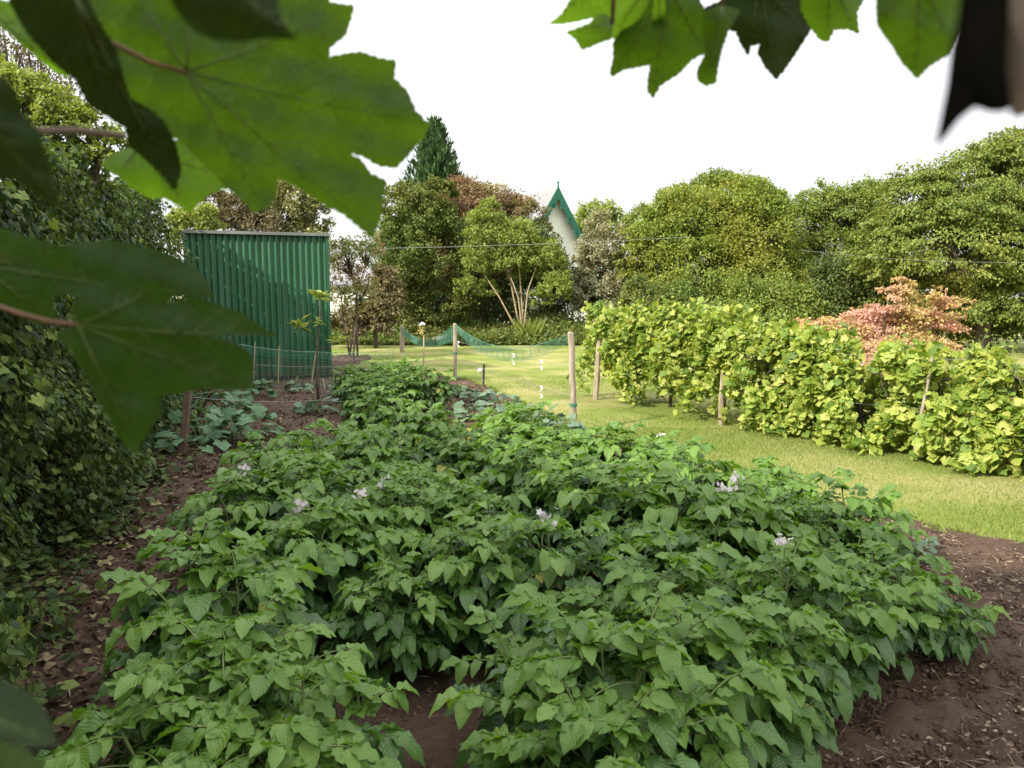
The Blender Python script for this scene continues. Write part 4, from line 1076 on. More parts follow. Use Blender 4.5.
# ------------------------------------------------------------------ sapling in front of the shed
b_ = G(319, 404, 0.03)
sp = thing('sapling', 'young sapling with tufts of long leaves before the shed', 'sapling', tuple(b_))
def rel(px, py, dy=0): return W(px, py, b_.y + dy) - b_
g = Geo()
g.tube([Vector((0, 0, -0.05)), rel(317, 380), rel(317, 350), rel(320, 320), rel(320, 298)], [0.022, 0.018, 0.014, 0.010, 0.006], 7)
for e in ((303, 328), (338, 342), (322, 318)):
    g.tube([rel(317, 348), rel((317 + e[0]) / 2, e[1] + 6), rel(*e)], [0.008, 0.006, 0.004], 5)
g.build('trunk', M['bark'], sp, smooth=True)
g = Geo()
for (px, py, k, s_) in ((320, 296, 34, 0.17), (301, 326, 26, 0.16), (318, 322, 14, 0.10), (338, 342, 18, 0.15)):
    c = np.array(tuple(rel(px, py))); a = rng.uniform(0, 6.28, k)
    dd = np.stack([np.cos(a), np.sin(a), rng.uniform(-0.4, 0.9, k)], -1)
    g.inst(T_NARROW, frames(rng.normal(size=(k, 3)) * .3 + [0, 0, 1], dd), c + rng.normal(0, 0.025, (k, 3)), s_ * rng.uniform(0.6, 1.1, k) * 1.1)
g.build('foliage', M['t_bright'], sp)

# ------------------------------------------------------------------ potato plants
def potato_variant(seed, height=0.52, nst=6, spread=0.24):
    r = random.Random(seed); rr = np.random.default_rng(seed)
    gs = Geo(); inst = [[], [], [], []]
    for s in range(nst):
        az = s * 6.283 / nst + r.uniform(-.5, .5); sp_ = spread * r.uniform(0.35, 1.15) if s else 0.03
        hgt = height * r.uniform(0.8, 1.08) * (1 - 0.25 * (sp_ / spread) ** 2)
        o = Vector((math.cos(az), math.sin(az), 0))
        P = [Vector((0, 0, 0)) + o * (sp_ * (k / 6) ** 1.2) + Vector((r.uniform(-.012, .012), r.uniform(-.012, .012), hgt * k / 6)) for k in range(7)]
        gs.tube(P, [0.0075, 0.007, 0.0065, 0.006, 0.005, 0.004, 0.003], 5)
        nl = 13; ph = r.uniform(0, 6.28)
        for j in range(nl):
            f = 0.26 + 0.74 * (j / (nl - 1)) ** 0.9
            q = f * 6; i = min(5, int(q)); node = P[i].lerp(P[i + 1], q - i)
            la = ph + j * 2.4
            outd = (Vector((math.cos(la), math.sin(la), 0)) + o * 0.55 * (sp_ / spread)).normalized()
            L_ = (0.185 - 0.05 * max(0, f - 0.75) * 4) * r.uniform(0.85, 1.15)
            el = R(r.uniform(15, 48)) + (f > 0.9) * R(18)
            bend = R(r.uniform(38, 66))
            pts = [node]; nseg = 8; dirs = []
            for k in range(nseg):
                e = el - bend * (k / nseg) ** 1.1
                dv = outd * math.cos(e) + Vector((0, 0, math.sin(e))); dirs.append(dv)
                pts.append(pts[-1] + dv * (L_ / nseg))
            dirs.append(dirs[-1])
            gs.tube(pts, [0.0034, 0.003, 0.003, 0.0026, 0.0024, 0.002, 0.002, 0.0016, 0.0013], 4, cap=False)
            sidev = Vector((-outd.y, outd.x, 0))
            sc = (0.076 if f < 0.85 else 0.066) * r.uniform(0.85, 1.2)
            for fk, ssz in ((0.42, 0.62), (0.66, 0.92), (0.88, 1.06)):
                q = fk * nseg; i = int(q); p = pts[i].lerp(pts[i + 1], q - i); dv = dirs[i]
                up = sidev.cross(dv).normalized(); up = up if up.z > 0 else -up
                for sg in (-1, 1):
                    ld = (dv * 0.75 + sidev * sg * 0.9 + Vector((r.uniform(-.15, .15), r.uniform(-.15, .15), r.uniform(-.30, .06)))).normalized()
                    nv_ = (up + sidev * sg * r.uniform(-.15, .35) + Vector((r.uniform(-.25, .25), r.uniform(-.25, .25), 0))).normalized()
                    inst[r.randrange(4)].append((p + ld * 0.008, ld, nv_, sc * ssz * r.uniform(.85, 1.12), f > 0.80))
            dv = dirs[-1]; up = sidev.cross(dv).normalized(); up = up if up.z > 0 else -up
            if dv.z < -0.9: up = (outd * 0.8 + up * 0.3).normalized()
            inst[r.randrange(4)].append((pts[-1], dv, (up + Vector((r.uniform(-.2, .2), r.uniform(-.2, .2), 0))).normalized(), sc * 1.25, f > 0.80))
        # young leaves at the tip
        for j in range(10):
            la = j * 2.4; ld = Vector((math.cos(la) * .8, math.sin(la) * .8, r.uniform(.1, .8))).normalized()
            inst[r.randrange(4)].append((P[-1], ld, Vector((0, 0, 1)) + Vector((r.uniform(-.4, .4), r.uniform(-.4, .4), 0)), 0.055 * r.uniform(.7, 1.3), True))
    gl = Geo()
    for k in range(4):
        if not inst[k]: continue
        pp = np.array([tuple(a[0]) for a in inst[k]]); dd = np.array([tuple(a[1]) for a in inst[k]]); nn = np.array([tuple(a[2]) for a in inst[k]]); sc = np.array([a[3] for a in inst[k]])
        yg = np.array([a[4] for a in inst[k]])
        for flag in (False, True):
            q = yg == flag
            gl.inst(T_POT[k], frames(nn[q], dd[q]), pp[q], sc[q], int(flag))
    return gl, gs

protos = []
for v in range(7):
    h_ = (0.54, 0.50, 0.58, 0.52, 0.56, 0.48, 0.55)[v]
    gl, gs = potato_variant(50 + v, h_, 6 + v % 3, (0.20, 0.17, 0.22, 0.23, 0.19, 0.21, 0.22)[v])
    protos.append((gl, gs))
proto_obj = [None] * 7
def place_potato(v, x, y, rz, sc, label, group='potato plants in the bed'):
    if proto_obj[v] is None:
        t = thing('potato_plant', label, 'potato plant', (x, y, 0.04), group)
        gl, gs = protos[v]
        gl.build('foliage', [M['potato'], M['potato_young']], t, smooth=True); gs.build('stem', M['potato_stem'], t, smooth=True)
        proto_obj[v] = t
    else:
        src = proto_obj[v]
        t = src.copy(); COL.objects.link(t)
        for ch in list(src.children):
            if ch.name.startswith('flower'): continue
            dch = ch.copy(); COL.objects.link(dch); dch.parent = t
        t['label'] = label; t['group'] = group
        t.location = (x, y, 0.04)
    t.rotation_euler = (0, 0, rz); t.scale = (sc, sc, sc)
    return t
# front plants, placed by the tops they show: (px, py, top height, label)
front = [
 (180, 722, 0.46, 'potato plant in the bottom left corner by the brown path'),
 (262, 745, 0.44, 'potato plant at the bottom of the photo, second from the path corner'),
 (235, 668, 0.48, 'potato plant just behind the bottom left corner one'),
 (292, 708, 0.46, 'potato plant right beside the dark gap at the bottom'),
 (570, 745, 0.38, 'low potato plant at the bottom right of the dark gap'),
 (572, 640, 0.50, 'potato plant with one big drooping leaf over the dark gap'),
 (640, 665, 0.52, 'potato plant at the middle front beside the bare soil'),
 (620, 735, 0.44, 'low potato plant at the bottom, nearest the bare soil'),
 (690, 640, 0.50, 'potato plant right of the middle front plant'),
 (765, 640, 0.42, 'potato plant overhanging the inner bay of bare soil'),
 (815, 590, 0.44, 'potato plant left of the bed corner, leaning over bare soil'),
 (880, 575, 0.40, 'potato plant at the right hand corner of the bed'),
 (930, 592, 0.30, 'drooping potato plant furthest out over the soil corner'),
 (775, 690, 0.26, 'small pale leaved potato plant low against the bare soil'),
]
pl = []
for i, (px, py, z_, lab) in enumerate(front):
    p = G(px, py, z_); pl.append((p.x, p.y)); sc = (z_ / 0.50) * 1.0
    place_potato(i % 7, p.x, p.y, i * 2.1, max(0.62, sc), lab)
# flowering plants: (px, py of blossom)
flow = [(245, 470), (362, 492), (386, 482), (549, 518), (722, 487), (785, 541), (302, 505), (735, 480), (662, 437), (428, 382)]
flow_lab = ['flowering potato plant highest up the bed\'s hedge side', 'flowering potato plant with the larger blossom cluster, mid bed left', 'flowering potato plant just behind the largest blossom cluster',
            'flowering potato plant in the very middle of the bed', 'flowering potato plant with white blossom near the lawn side', 'flowering potato plant with pale dried blossom, lawn side of the bed',
            'flowering potato plant with small blossom left of the large cluster', 'second flowering potato plant near the lawn side, behind the first', 'potato plant with dry whitish seed heads at the lawn edge', 'flowering potato plant at the foot of the tall cane']
fl_pts = []
poly_bed = [(-1.0, 2.1), (0.85, 2.1), (1.45, 2.85), (1.9, 3.4), (1.75, 3.95), (1.4, 4.5), (0.9, 5.2), (0.4, 5.8), (-0.45, 6.3), (-0.9, 7.0), (-1.2, 6.6), (-1.15, 5.4), (-1.3, 4.9), (-2.0, 5.2), (-1.9, 4.7), (-1.5, 3.8), (-1.05, 2.9)]
def inside(x, y, pg):
    c = False; n = len(pg)
    for i in range(n):
        x1, y1 = pg[i]; x2, y2 = pg[(i + 1) % n]
        if (y1 > y) != (y2 > y) and x < (x2 - x1) * (y - y1) / (y2 - y1) + x1: c = not c
    return c
def flower(t, loc_world, n=7):
    base = Vector(t.location); sc = t.scale[0]
    g = Geo(); gg = Geo()
    rel_ = (Vector(loc_world) - base) / sc
    a = -t.rotation_euler[2]; rel_ = Vector((rel_.x * math.cos(a) - rel_.y * math.sin(a), rel_.x * math.sin(a) + rel_.y * math.cos(a), rel_.z))
    gg.tube([Vector((rel_.x * 0.6, rel_.y * 0.6, max(0.1, rel_.z - 0.22))), Vector((rel_.x * 0.9, rel_.y * 0.9, rel_.z - 0.08)), rel_ - Vector((0, 0, 0.02))], [0.004, 0.003, 0.002], 4)
    fp = np.array([(-0.0, 0, 0), (0.16, 0.25, 0.1), (0.5, 0.12, 0.05), (0.3, -0.05, 0)], float)
    V = [(0, 0, 0)]; 
    for k in range(10):
        an = k * 0.6283; rr = 1.0 if k % 2 == 0 else 0.62
        V.append((rr * math.cos(an), rr * math.sin(an), 0.25 if k % 2 == 0 else 0.15))
    F = [(0, 1 + k, 1 + (k + 1) % 10) for k in range(10)]
    pos = np.array(tuple(rel_)) + rng.normal(0, 0.016, (n, 3))
    g.inst((np.array(V), np.array(F)), frames(rng.normal(size=(n, 3)) * .6 + [0, -0.4, 0.8], rng.normal(size=(n, 3))), pos, rng.uniform(0.011, 0.017, n))
    f_ = g.build('flower_cluster', M['petal'], t)
    gg.build('flower_stalk', M['potato_stem'], f_)
for i, ((px, py), lab) in enumerate(zip(flow, flow_lab)):
    z_ = 0.64 if i != 8 else 0.58
    p = G(px, py, z_)
    if i == 9: p = G(px, py, 0.45)
    t = place_potato(i % 7, p.x, p.y + 0.03, i * 1.3, 1.0, lab)
    fl_pts.append((t, p)); pl.append((p.x, p.y))
marks = [(165, 722, 'the bottom left corner plant'), (335, 700, 'the dark gap at the bottom'), (572, 640, 'the plant with the big drooping leaf'), (640, 665, 'the middle front plant'),
         (765, 640, 'the inner bay of bare soil'), (905, 590, 'the right hand bed corner'), (245, 470, 'the blossom nearest the hedge'), (362, 492, 'the larger blossom cluster'), (549, 518, 'the mid bed blossom'),
         (722, 487, 'the white blossom near the lawn'), (785, 541, 'the pale dried blossom'), (302, 505, 'the small blossom left of the large one'), (662, 437, 'the whitish seed heads'), (575, 430, 'the tall pale post'),
         (423, 405, 'the tall cane'), (330, 440, 'the bare soil patch'), (905, 512, 'the kale on the lawn edge'), (180, 462, 'the leaning brown stake'), (140, 560, 'the brown path beside the hedge')]
used_lab = set()
def mass_label(x, y):
    p = Vector((x, y, 0.5)) - Vector((0, 0, H)); dz = p.dot(_f); px = 512 + 760 * p.x / dz; py = 384 - 760 * p.dot(_u) / dz
    for ring in ('', 'a step further '):
        for mx_, my_, nm in sorted(marks, key=lambda m: math.hypot(m[0] - px, (m[1] - my0(py)) * 1.6))[:7 if ring == '' else 12]:
            dx_, dy_ = px - mx_, (py - my_) * 1.6
            rel_ = ('right of' if dx_ > 0 else 'left of') if abs(dx_) > abs(dy_) else ('in front of' if dy_ > 0 else 'behind')
            lab = 'leafy potato plant ' + ring + rel_ + ' ' + nm
            if lab not in used_lab: used_lab.add(lab); return lab
    return 'leafy potato plant massed in the middle of the bed'
def my0(v): return v
for gx, gy in ((-0.12, 2.95), (-0.2, 3.45), (1.7, 3.75), (1.5, 4.25), (0.35, 4.9)):
    if min(math.hypot(gx - X_, gy - Y_) for X_, Y_ in pl) > 0.2:
        place_potato(int(gx * 10 + gy * 10) % 7, gx, gy, gx * 9, 0.95, mass_label(gx, gy)); pl.append((gx, gy))
rowd = Vector((-0.50, 0.866)); rown = Vector((0.866, 0.5))
k = 0
for a in np.arange(-6, 8, 0.64):
    for s_ in np.arange(-4, 14, 0.37):
        q = rown * a + rowd * s_; x, y = q.x + random.uniform(-.05, .05), q.y + random.uniform(-.05, .05)
        if not inside(x, y, poly_bed): continue
        if min(math.hypot(x - X_, y - Y_) for X_, Y_ in pl) < 0.25: continue
        # the dark gaps seen near the front
        if math.hypot(x + 0.27, y - 2.2) < 0.34 or math.hypot(x - 0.62, y - 1.75) < 0.2: continue
        if y < 2.3: continue
        if math.hypot(x + 0.95, y - 2.95) < 0.30 or math.hypot(x - 0.43, y - 3.0) < 0.22 or math.hypot(x + 1.2, y - 4.1) < 0.2 or math.hypot(x - 0.9, y - 3.7) < 0.2 or math.hypot(x - 1.0, y - 2.5) < 0.2: continue
        lab = mass_label(x, y)
        pl.append((x, y)); 
        scl = random.uniform(0.80, 1.16) * (0.85 if x > 1.3 else 1)
        place_potato(k % 7, x, y, random.uniform(0, 6.28), scl, lab); k += 1
for t, p in fl_pts: flower(t, p, 11)
print('potato plants', len(pl))
# far potato plants by the second plot
for i, (px, py) in enumerate([(360, 392), (378, 384), (398, 392), (412, 380), (388, 375), (372, 372), (404, 372), (350, 380), (300, 440)]):
    p = G(px, py, 0.35); lab = 'smaller potato plant beyond the bare soil patch, ' + ('leftmost in its front row', 'second in its front row', 'fourth in its front row', 'rightmost beside the cabbages', 'second in its back row', 'leftmost in its back row', 'rightmost in its back row', 'nearest the shed corner', '')[i] if i < 8 else 'lone small potato plant at the front of the bare soil patch'
    place_potato(i % 7, p.x, p.y, i * 1.1, 0.85 if i < 8 else 0.7, lab, 'potato plants beyond the bare patch')

# broad leaved plants in the second plot
def leafy(name, label, cat, p, n, size, h_, spread, mat, T=T_VINE, group=None):
    t = thing(name, label, cat, (p.x, p.y, 0.04), group)
    a = rng.uniform(0, 6.28, n); rr = spread * rng.uniform(0.1, 1, n) ** 0.6
    pos = np.stack([np.cos(a) * rr, np.sin(a) * rr, h_ * (1 - 0.6 * (rr / spread) ** 2) * rng.uniform(0.5, 1.05, n)], -1)
    out_ = np.stack([np.cos(a), np.sin(a), np.zeros(n)], -1)
    g = Geo(); g.inst(T, frames(out_ * .5 + [0, 0, 0.8] + rng.normal(size=(n, 3)) * .3, out_ + rng.normal(size=(n, 3)) * .3 + [0, 0, -.2]), pos, size * rng.uniform(.6, 1.2, n))
    g.build('foliage', M[mat], t)
    gs = Geo()
    for q in pos[: min(n, 12)]: gs.tube([(q[0] * .15, q[1] * .15, 0), (q[0] * .6, q[1] * .6, q[2] * .75), tuple(q)], [0.006, 0.005, 0.003], 4, cap=False)
    gs.build('stem', M['potato_stem'], t); return t
for i, (px, py, lab) in enumerate([(215, 402, 'squash plant with broad bluish leaves beneath the big sycamore leaf'), (235, 420, 'squash plant between the bare soil patch and the leaning stake'),
                                   (205, 428, 'squash plant nearest the leaning brown stake'), (243, 385, 'squash plant at the left foot of the shed net')]):
    leafy('squash_plant', lab, 'squash plant', G(px, py, 0.25), 60, 0.14, 0.40, 0.42, 'squash', group='squash plants by the bare patch')
for i, (px, py, lab) in enumerate([(345, 389, 'low greyish cabbage at the foot of the shed corner'), (440, 388, 'bluish cabbage beside the tall cane'), (458, 390, 'bluish cabbage below the mid lawn post'), (478, 396, 'bluish cabbage below the short dark stake'),
                                   (500, 402, 'bluish cabbage between the short dark stake and the tall post'), (520, 410, 'bluish cabbage at the lawn edge, middle of its row'), (543, 418, 'bluish cabbage next to the tall post'), (562, 426, 'straggly cabbage at the foot of the tall post'),
                                   (470, 412, 'small cabbage in the right hand bare soil patch'), (300, 386, 'greyish cabbage before the shed wall'), (320, 405, 'small cabbage in the left bare soil patch')]):
    leafy('cabbage_plant', lab, 'cabbage', G(px, py, 0.15), 26, 0.13, 0.22, 0.24, 'cabbage', group='cabbages in the second plot')
# bluish kale along the lawn side of the potato bed
for i, (px, py, lab) in enumerate([(790, 478, 'low bluish kale at the lawn edge, left of the others'), (830, 492, 'low bluish kale at the lawn edge, middle one'), (905, 512, 'low bluish kale at the lawn edge nearest the soil')]):
    leafy('kale_plant', lab, 'kale', G(px, py, 0.3), 34, 0.06, 0.16, 0.2, 'cabbage', group='kale on the lawn edge')

# ------------------------------------------------------------------ sycamore branches close to the camera
def smooth_teeth(out, amp, step=9):
    res = []
    n = len(out)
    for i in range(n):
        a = np.array(out[i], float); b = np.array(out[(i + 1) % n], float)
        L_ = np.linalg.norm(b - a); k = max(1, int(round(L_ / step)))
        nv_ = np.array([b[1] - a[1], -(b[0] - a[0])]) / max(L_, 1e-6)
        for j in range(k):
            f0 = j / k; res.append(a + (b - a) * f0)
            if k > 1 or L_ > step * .7: res.append(a + (b - a) * (f0 + 0.7 / k) + nv_ * amp * random.uniform(.5, 1.2))
    return res
def syc_leaf(parent, out, base, tips, dist, mat, tilt=(0, 0), bend=0.0, amp=1.6, step=9, petiole=None, vein_r=0.0009, label=None, fold=0.5):
    """a lobed leaf blade: outline and veins laid on a tilted, bent sheet with its own thickness"""
    area = sum(out[i][0] * out[(i + 1) % len(out)][1] - out[(i + 1) % len(out)][0] * out[i][1] for i in range(len(out)))
    if area < 0: out = out[::-1]
    pts = smooth_teeth(out, amp, step)
    xs = [p[0] for p in pts]; ys = [p[1] for p in pts]
    bx, by = base
    cx_, cy_ = (min(xs) + max(xs)) / 2, (min(ys) + max(ys)) / 2; sz = max(max(xs) - min(xs), max(ys) - min(ys)) / 2
    inner = [(x, y) for x in np.arange(min(xs) + 4, max(xs), 9) for y in np.arange(min(ys) + 4, max(ys), 9)]
    P2 = [Vector((p[0], p[1])) for p in pts] + [Vector((x + random.uniform(-1, 1), y + random.uniform(-1, 1))) for x, y in inner]
    nb = len(pts)
    v2, e2, f2, _, _, _ = delaunay_2d_cdt(P2, [(i, (i + 1) % nb) for i in range(nb)], [list(range(nb))], 1, 1e-4)
    def dep(x, y):
        u, v = (x - cx_) / sz, (y - cy_) / sz
        d_ = dist * (1 + tilt[0] * u + tilt[1] * v + bend * (u * u + v * v) * 0.5)
        m_ = 1e9
        for tx, ty in tips:
            vx, vy = tx - bx, ty - by; L2 = vx * vx + vy * vy; f = max(0, min(1, ((x - bx) * vx + (y - by) * vy) / L2))
            m_ = min(m_, math.hypot(x - bx - f * vx, y - by - f * vy))
        return d_ * (1 + 0.02 * fold * min(1.0, m_ / 28) + 0.006 * math.sin(x * .11 + y * .05) + 0.005 * math.sin(y * .13 - x * .04))
    org = Vector(parent.location)
    V = [tuple(K(p.x, p.y, dep(p.x, p.y)) - org) for p in v2]
    g = Geo()
    tri = [tuple(f) for f in f2 if len(f) == 3]
    # close the blade with a second face a fraction of a millimetre behind
    thick = 0.0004
    Vb = [tuple(K(p.x, p.y, dep(p.x, p.y) + thick) - org) for p in v2]
    nV = len(V)
    g.add(V, np.array(tri))
    rim = [(i, (i + 1) % nb, (i + 1) % nb + nV, i + nV) for i in range(nb)]
    lf = g.build('leaf', M[mat], parent, smooth=True)
    if label: lf['label'] = label
    if tips:
        gv = Geo()
        for tx, ty in tips:
            pp = []
            for k in range(9):
                f = k / 8 * 0.93; x = bx + (tx - bx) * f; y = by + (ty - by) * f + 4 * math.sin(f * 3.14) * (1 if tx > bx else -1) * 0.6
                pp.append(K(x, y, dep(x, y) * 0.9985) - org)
            gv.tube(pp, [vein_r * (1 - 0.8 * k / 8) for k in range(9)], 5)
            dx, dy = (tx - bx), (ty - by); L_ = math.hypot(dx, dy)
            for q in (0.3, 0.45, 0.6, 0.75):
                for sg in (-1, 1):
                    f0x, f0y = bx + dx * q, by + dy * q
                    ln_ = L_ * 0.24 * (1 - q * 0.6)
                    ex_, ey_ = f0x + (dx / L_ * 0.75 - sg * dy / L_ * 0.65) * ln_, f0y + (dy / L_ * 0.75 + sg * dx / L_ * 0.65) * ln_
                    gv.tube([K(f0x, f0y, dep(f0x, f0y) * .9988) - org, K(ex_, ey_, dep(ex_, ey_) * .9988) - org], [vein_r * .4, vein_r * .12], 4, cap=False)
        gv.build('vein', M['vein'], lf, smooth=True)
    if petiole:
        gp = Geo(); n = len(petiole)
        gp.tube([K(x, y, d_) - org for x, y, d_ in petiole], [0.0016] * n, 7)
        gp.build('petiole', M['petiole'], lf, smooth=True)
    return lf

br1 = thing('sycamore_branch', 'big sycamore leaves hanging across the top left corner', 'branch', tuple(K(60, -60, 0.5)), 'sycamore branches framing the view')
g = Geo(); o0 = Vector(br1.location)
g.tube([K(-260, -200, 0.42) - o0, K(-80, -110, 0.46) - o0, K(60, -60, 0.5) - o0, K(230, -110, 0.56) - o0], [0.006, 0.005, 0.004, 0.002], 7)
g.tube([K(-60, 122, 0.50) - o0, K(35, 131, 0.52) - o0, K(80, 131, 0.53) - o0, K(124, 136, 0.545) - o0], [0.0034, 0.003, 0.0028, 0.0024], 8, 0)
g.build('twig', M['tan_bark'], br1, smooth=True)
L1 = [(150, 112), (165, 130), (190, 150), (205, 165), (228, 188), (240, 198), (255, 212), (268, 207), (276, 195), (278, 177), (303, 190), (325, 205), (345, 215), (358, 226),
      (373, 238), (381, 215), (383, 195), (386, 181), (371, 174), (362, 161), (345, 151), (362, 156), (378, 165), (395, 168), (406, 158), (421, 140), (430, 124), (424, 120), (415, 110), (408, 92), (394, 78), (396, 61), (378, 58), (362, 52), (348, 53), (329, 57),
      (330, 48), (346, 35), (350, 22), (354, 6), (330, 2), (300, -40), (260, -70), (220, -40), (190, -60), (150, -30), (90, -30), (78, 20), (100, 60), (122, 92)]
syc_leaf(br1, L1, (187, 72), [(422, 122), (374, 230), (262, 206), (346, 10), (190, -52), (128, -12)], 0.56, 'syc', (0.10, 0.05), 0.06,
         petiole=[(40, -55, 0.43), (75, 10, 0.45), (110, 42, 0.46), (150, 62, 0.49), (187, 73, 0.535)], label='largest sycamore leaf, held over the sky')
L2 = [(30, -20), (8, 0), (25, 30), (50, 60), (75, 80), (88, 105), (100, 112), (125, 128), (128, 145), (140, 155), (160, 172), (175, 190), (181, 170), (176, 145), (165, 122), (150, 110), (130, 98), (123, 75), (116, 48), (98, 20), (80, -20)]
syc_leaf(br1, L2, (75, -5), [(174, 185), (110, 112), (112, 60)], 0.47, 'syc_dark', (0.03, 0.12), 0.05, petiole=[(60, -60, 0.5), (70, -30, 0.485), (75, -5, 0.475)])
L3 = [(-30, -10), (8, 2), (25, 14), (42, 32), (58, 55), (68, 76), (55, 72), (35, 55), (15, 38), (-5, 20), (-30, 15)]
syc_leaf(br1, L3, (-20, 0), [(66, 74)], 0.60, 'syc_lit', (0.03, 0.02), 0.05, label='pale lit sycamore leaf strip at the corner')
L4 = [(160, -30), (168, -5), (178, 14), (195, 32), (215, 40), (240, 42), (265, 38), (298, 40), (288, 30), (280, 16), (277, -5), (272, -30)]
syc_leaf(br1, L4, (220, -25), [(296, 39)], 0.30, 'syc_dark', (0.05, 0.05), 0.05, amp=0.8, label='black looking leaf overlapping the largest one')
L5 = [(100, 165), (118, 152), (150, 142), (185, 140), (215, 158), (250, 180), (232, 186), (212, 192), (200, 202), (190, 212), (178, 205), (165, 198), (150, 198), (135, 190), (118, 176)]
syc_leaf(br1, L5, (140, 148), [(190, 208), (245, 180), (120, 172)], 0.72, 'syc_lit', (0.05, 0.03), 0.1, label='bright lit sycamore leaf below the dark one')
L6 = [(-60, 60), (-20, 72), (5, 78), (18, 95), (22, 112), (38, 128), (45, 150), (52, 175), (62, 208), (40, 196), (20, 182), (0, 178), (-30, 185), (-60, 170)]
syc_leaf(br1, L6, (-40, 90), [(60, 204)], 0.30, 'syc_dark', (0.05, 0.05), 0.05, amp=0.8, label='black looking leaf on the photo edge')

br2 = thing('sycamore_branch', 'two dark sycamore leaves hanging in front of the ivy hedge', 'branch', tuple(K(-60, 295, 0.5)), 'sycamore branches framing the view')
g = Geo(); o0 = Vector(br2.location)
g.tube([K(-260, 240, 0.42) - o0, K(-120, 275, 0.46) - o0, K(-60, 295, 0.5) - o0, K(-20, 300, 0.51) - o0], [0.005, 0.004, 0.003, 0.002], 7)
g.build('twig', M['bark'], br2, smooth=True)
L7 = [(-50, 215), (0, 228), (30, 238), (60, 247), (80, 243), (105, 241), (130, 244), (155, 250), (175, 257), (195, 268), (206, 280), (213, 297), (195, 296), (175, 295), (165, 300), (150, 308), (120, 306), (95, 300), (70, 294), (55, 296), (52, 308), (58, 322), (35, 322), (10, 312), (-20, 305), (-50, 300)]
syc_leaf(br2, L7, (-20, 265), [(210, 295), (55, 318), (60, 250)], 0.56, 'syc_shaded', (0.08, 0.02), 0.06, petiole=[(-60, 290, 0.5), (-40, 278, 0.51), (-20, 265, 0.52)])
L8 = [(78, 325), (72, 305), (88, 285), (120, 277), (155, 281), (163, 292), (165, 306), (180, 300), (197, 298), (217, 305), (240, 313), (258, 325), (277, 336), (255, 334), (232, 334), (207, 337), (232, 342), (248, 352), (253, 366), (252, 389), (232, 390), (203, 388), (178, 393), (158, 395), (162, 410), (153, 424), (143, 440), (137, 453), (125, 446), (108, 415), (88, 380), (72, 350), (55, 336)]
syc_leaf(br2, L8, (78, 325), [(272, 335), (250, 385), (137, 448), (158, 285)], 0.48, 'syc_shaded', (0.06, 0.05), 0.06, petiole=[(-60, 297, 0.5), (-20, 300, 0.495), (20, 314, 0.485), (50, 322, 0.48), (78, 325, 0.478)], label='large drooping dark sycamore leaf with pointed lobes')

br3 = thing('sycamore_branch', 'sycamore leaves hanging against the white sky at the top right', 'branch', tuple(K(760, -70, 0.6)), 'sycamore branches framing the view')
g = Geo(); o0 = Vector(br3.location)
g.tube([K(560, -90, 0.62) - o0, K(660, -75, 0.61) - o0, K(760, -70, 0.6) - o0, K(900, -80, 0.58) - o0, K(1060, -130, 0.55) - o0], [0.002, 0.003, 0.004, 0.005, 0.006], 7)
g.build('twig', M['bark'], br3, smooth=True)
RL = [
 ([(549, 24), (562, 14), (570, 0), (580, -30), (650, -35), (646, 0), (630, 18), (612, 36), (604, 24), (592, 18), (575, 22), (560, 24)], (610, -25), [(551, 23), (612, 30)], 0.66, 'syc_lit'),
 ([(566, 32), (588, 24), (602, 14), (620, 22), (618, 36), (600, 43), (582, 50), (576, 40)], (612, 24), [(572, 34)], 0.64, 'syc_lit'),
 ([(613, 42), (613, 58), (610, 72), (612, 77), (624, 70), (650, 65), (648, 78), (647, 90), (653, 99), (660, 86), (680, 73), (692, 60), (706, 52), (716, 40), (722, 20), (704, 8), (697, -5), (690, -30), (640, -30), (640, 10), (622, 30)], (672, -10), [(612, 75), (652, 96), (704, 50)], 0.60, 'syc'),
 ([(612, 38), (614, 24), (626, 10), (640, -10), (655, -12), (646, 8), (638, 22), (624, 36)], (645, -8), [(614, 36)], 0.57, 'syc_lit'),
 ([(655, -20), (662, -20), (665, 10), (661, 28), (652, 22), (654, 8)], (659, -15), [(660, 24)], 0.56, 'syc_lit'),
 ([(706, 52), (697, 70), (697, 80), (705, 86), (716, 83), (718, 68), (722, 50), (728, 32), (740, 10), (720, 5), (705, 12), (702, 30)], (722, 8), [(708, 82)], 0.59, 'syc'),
 ([(704, 8), (712, 14), (730, 30), (736, 32), (741, 45), (748, 56), (751, 46), (760, 44), (757, 52), (764, 66), (776, 80), (786, 68), (797, 52), (806, 38), (811, 30), (800, 10), (800, -30), (730, -30), (722, 0)], (760, -20), [(776, 78), (748, 54), (806, 32)], 0.62, 'syc_dark'),
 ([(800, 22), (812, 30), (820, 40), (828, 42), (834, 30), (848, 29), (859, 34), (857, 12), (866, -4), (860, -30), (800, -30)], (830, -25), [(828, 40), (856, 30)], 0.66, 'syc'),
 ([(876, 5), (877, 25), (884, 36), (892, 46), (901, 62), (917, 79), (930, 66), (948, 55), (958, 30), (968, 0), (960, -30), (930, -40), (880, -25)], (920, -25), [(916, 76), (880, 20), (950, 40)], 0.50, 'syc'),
]
for out, base, tips, dist, mt in RL:
    syc_leaf(br3, out, base, tips, dist, mt, (0.04, 0.06), 0.06, amp=1.3, step=7, vein_r=0.0007, petiole=[(base[0] + 10, -75, 0.6), (base[0] + 4, (base[1] - 75) / 2, dist), (base[0], base[1], dist)])

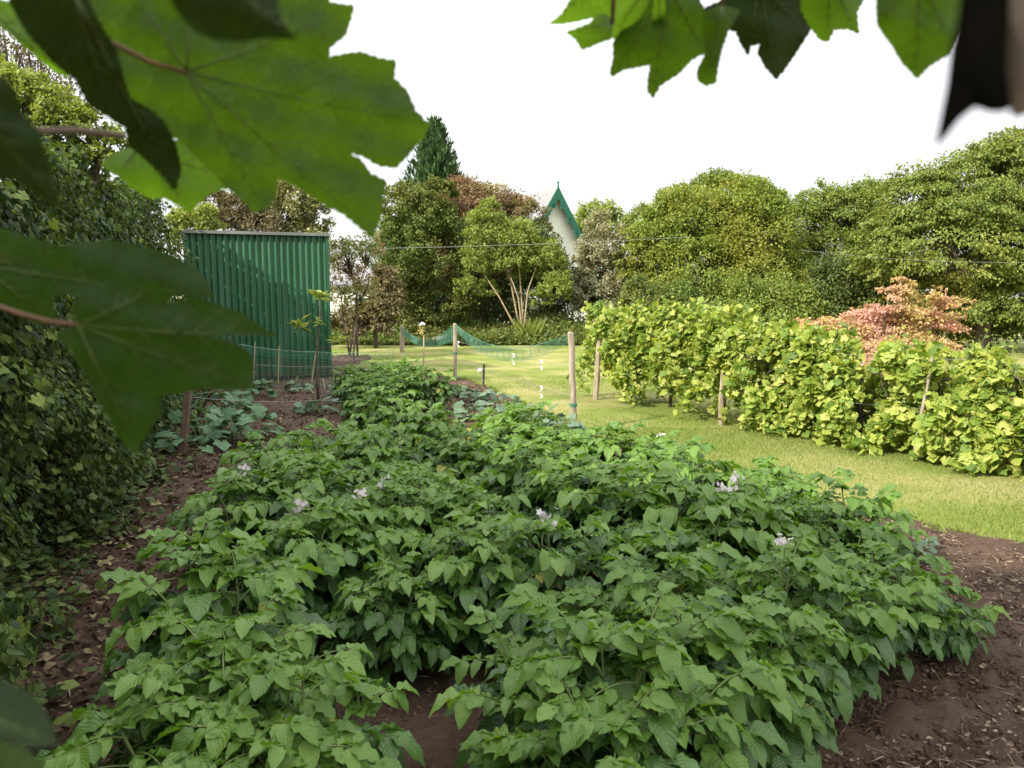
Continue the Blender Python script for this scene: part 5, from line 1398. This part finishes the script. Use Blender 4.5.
wl = thing('withered_leaf', 'blurred dark withered leaf hanging at the top right corner', 'dead leaf', tuple(K(985, 20, 0.2)))
o0 = Vector(wl.location)
for nm, outl, dd_, mt in (('blade', [(962, -20), (958, 15), (950, 50), (946, 85), (940, 115), (934, 148), (946, 138), (960, 120), (975, 108), (990, 113), (1003, 113), (1012, 108), (1008, 70), (1010, 20), (1012, -20)], 0.20, 'withered'),
                          ('curled_edge', [(1000, -20), (1004, 20), (1006, 60), (1008, 100), (1012, 118), (1025, 116), (1045, 100), (1050, 30), (1050, -20)], 0.215, 'tan_bark')):
    n = len(outl); g = Geo()
    cx_ = sum(p[0] for p in outl) / n; cy_ = sum(p[1] for p in outl) / n
    for s_, off_ in ((1, 0.0), (1, 0.004)):
        pass
    V = [K(p[0], p[1], dd_) - o0 for p in outl] + [K(p[0], p[1], dd_ + 0.004) - o0 for p in outl] + [K(cx_, cy_, dd_ - 0.006) - o0, K(cx_, cy_, dd_ + 0.010) - o0]
    F = [(i, (i + 1) % n, 2 * n) for i in range(n)] + [((i + 1) % n + n, i + n, 2 * n + 1) for i in range(n)]
    g.add([tuple(v) for v in V], np.array(F)); g.add([tuple(v) for v in V[:2 * n]], np.array([(i, i + n, (i + 1) % n + n, (i + 1) % n) for i in range(n)]))
    g.build(nm, M[mt], wl, smooth=True)
lb = thing('sycamore_leaf', 'blurred grey green leaf poking in at the bottom left corner', 'leaf', tuple(K(-20, 715, 0.27)))
syc_leaf(lb, [(-60, 660), (-20, 672), (0, 678), (22, 688), (40, 702), (52, 722), (58, 744), (40, 749), (15, 744), (0, 740), (-40, 745), (-60, 740)], (-50, 700), [(56, 742)], 0.27, 'syc_dark', (0.05, -0.25), 0.05, amp=0.5)
syc_leaf(lb, [(-60, 735), (0, 742), (28, 750), (40, 762), (44, 790), (-60, 800)], (-50, 770), [(40, 785)], 0.31, 'syc', (0.05, -0.1), 0.05, amp=0.5)

# the sycamore the branches belong to: its crown arches over the camera and shades the bed
base = (-4.0, -3.2, 0)
lob = [(Vector((-5.6, -1.6, 4.8)), (1.8, 1.5, 1.0)), (Vector((-4.0, -2.2, 4.6)), (1.6, 1.4, 0.9)), (Vector((-2.2, -1.0, 4.1)), (1.0, 0.8, 0.4)), (Vector((-3.0, -3.2, 5.0)), (1.8, 1.6, 1.1)), (Vector((-5.4, -3.6, 5.2)), (1.6, 1.4, 1.0))]
tree('sycamore_tree', 'sycamore whose crown arches over the viewpoint and shades the bed', 'tree', lob, base, 'syc', 9500, 0.15, T_VINE, r0=0.20, seed=41, clumps=60, clump=0.4, parts=('crown', 'trunk'))
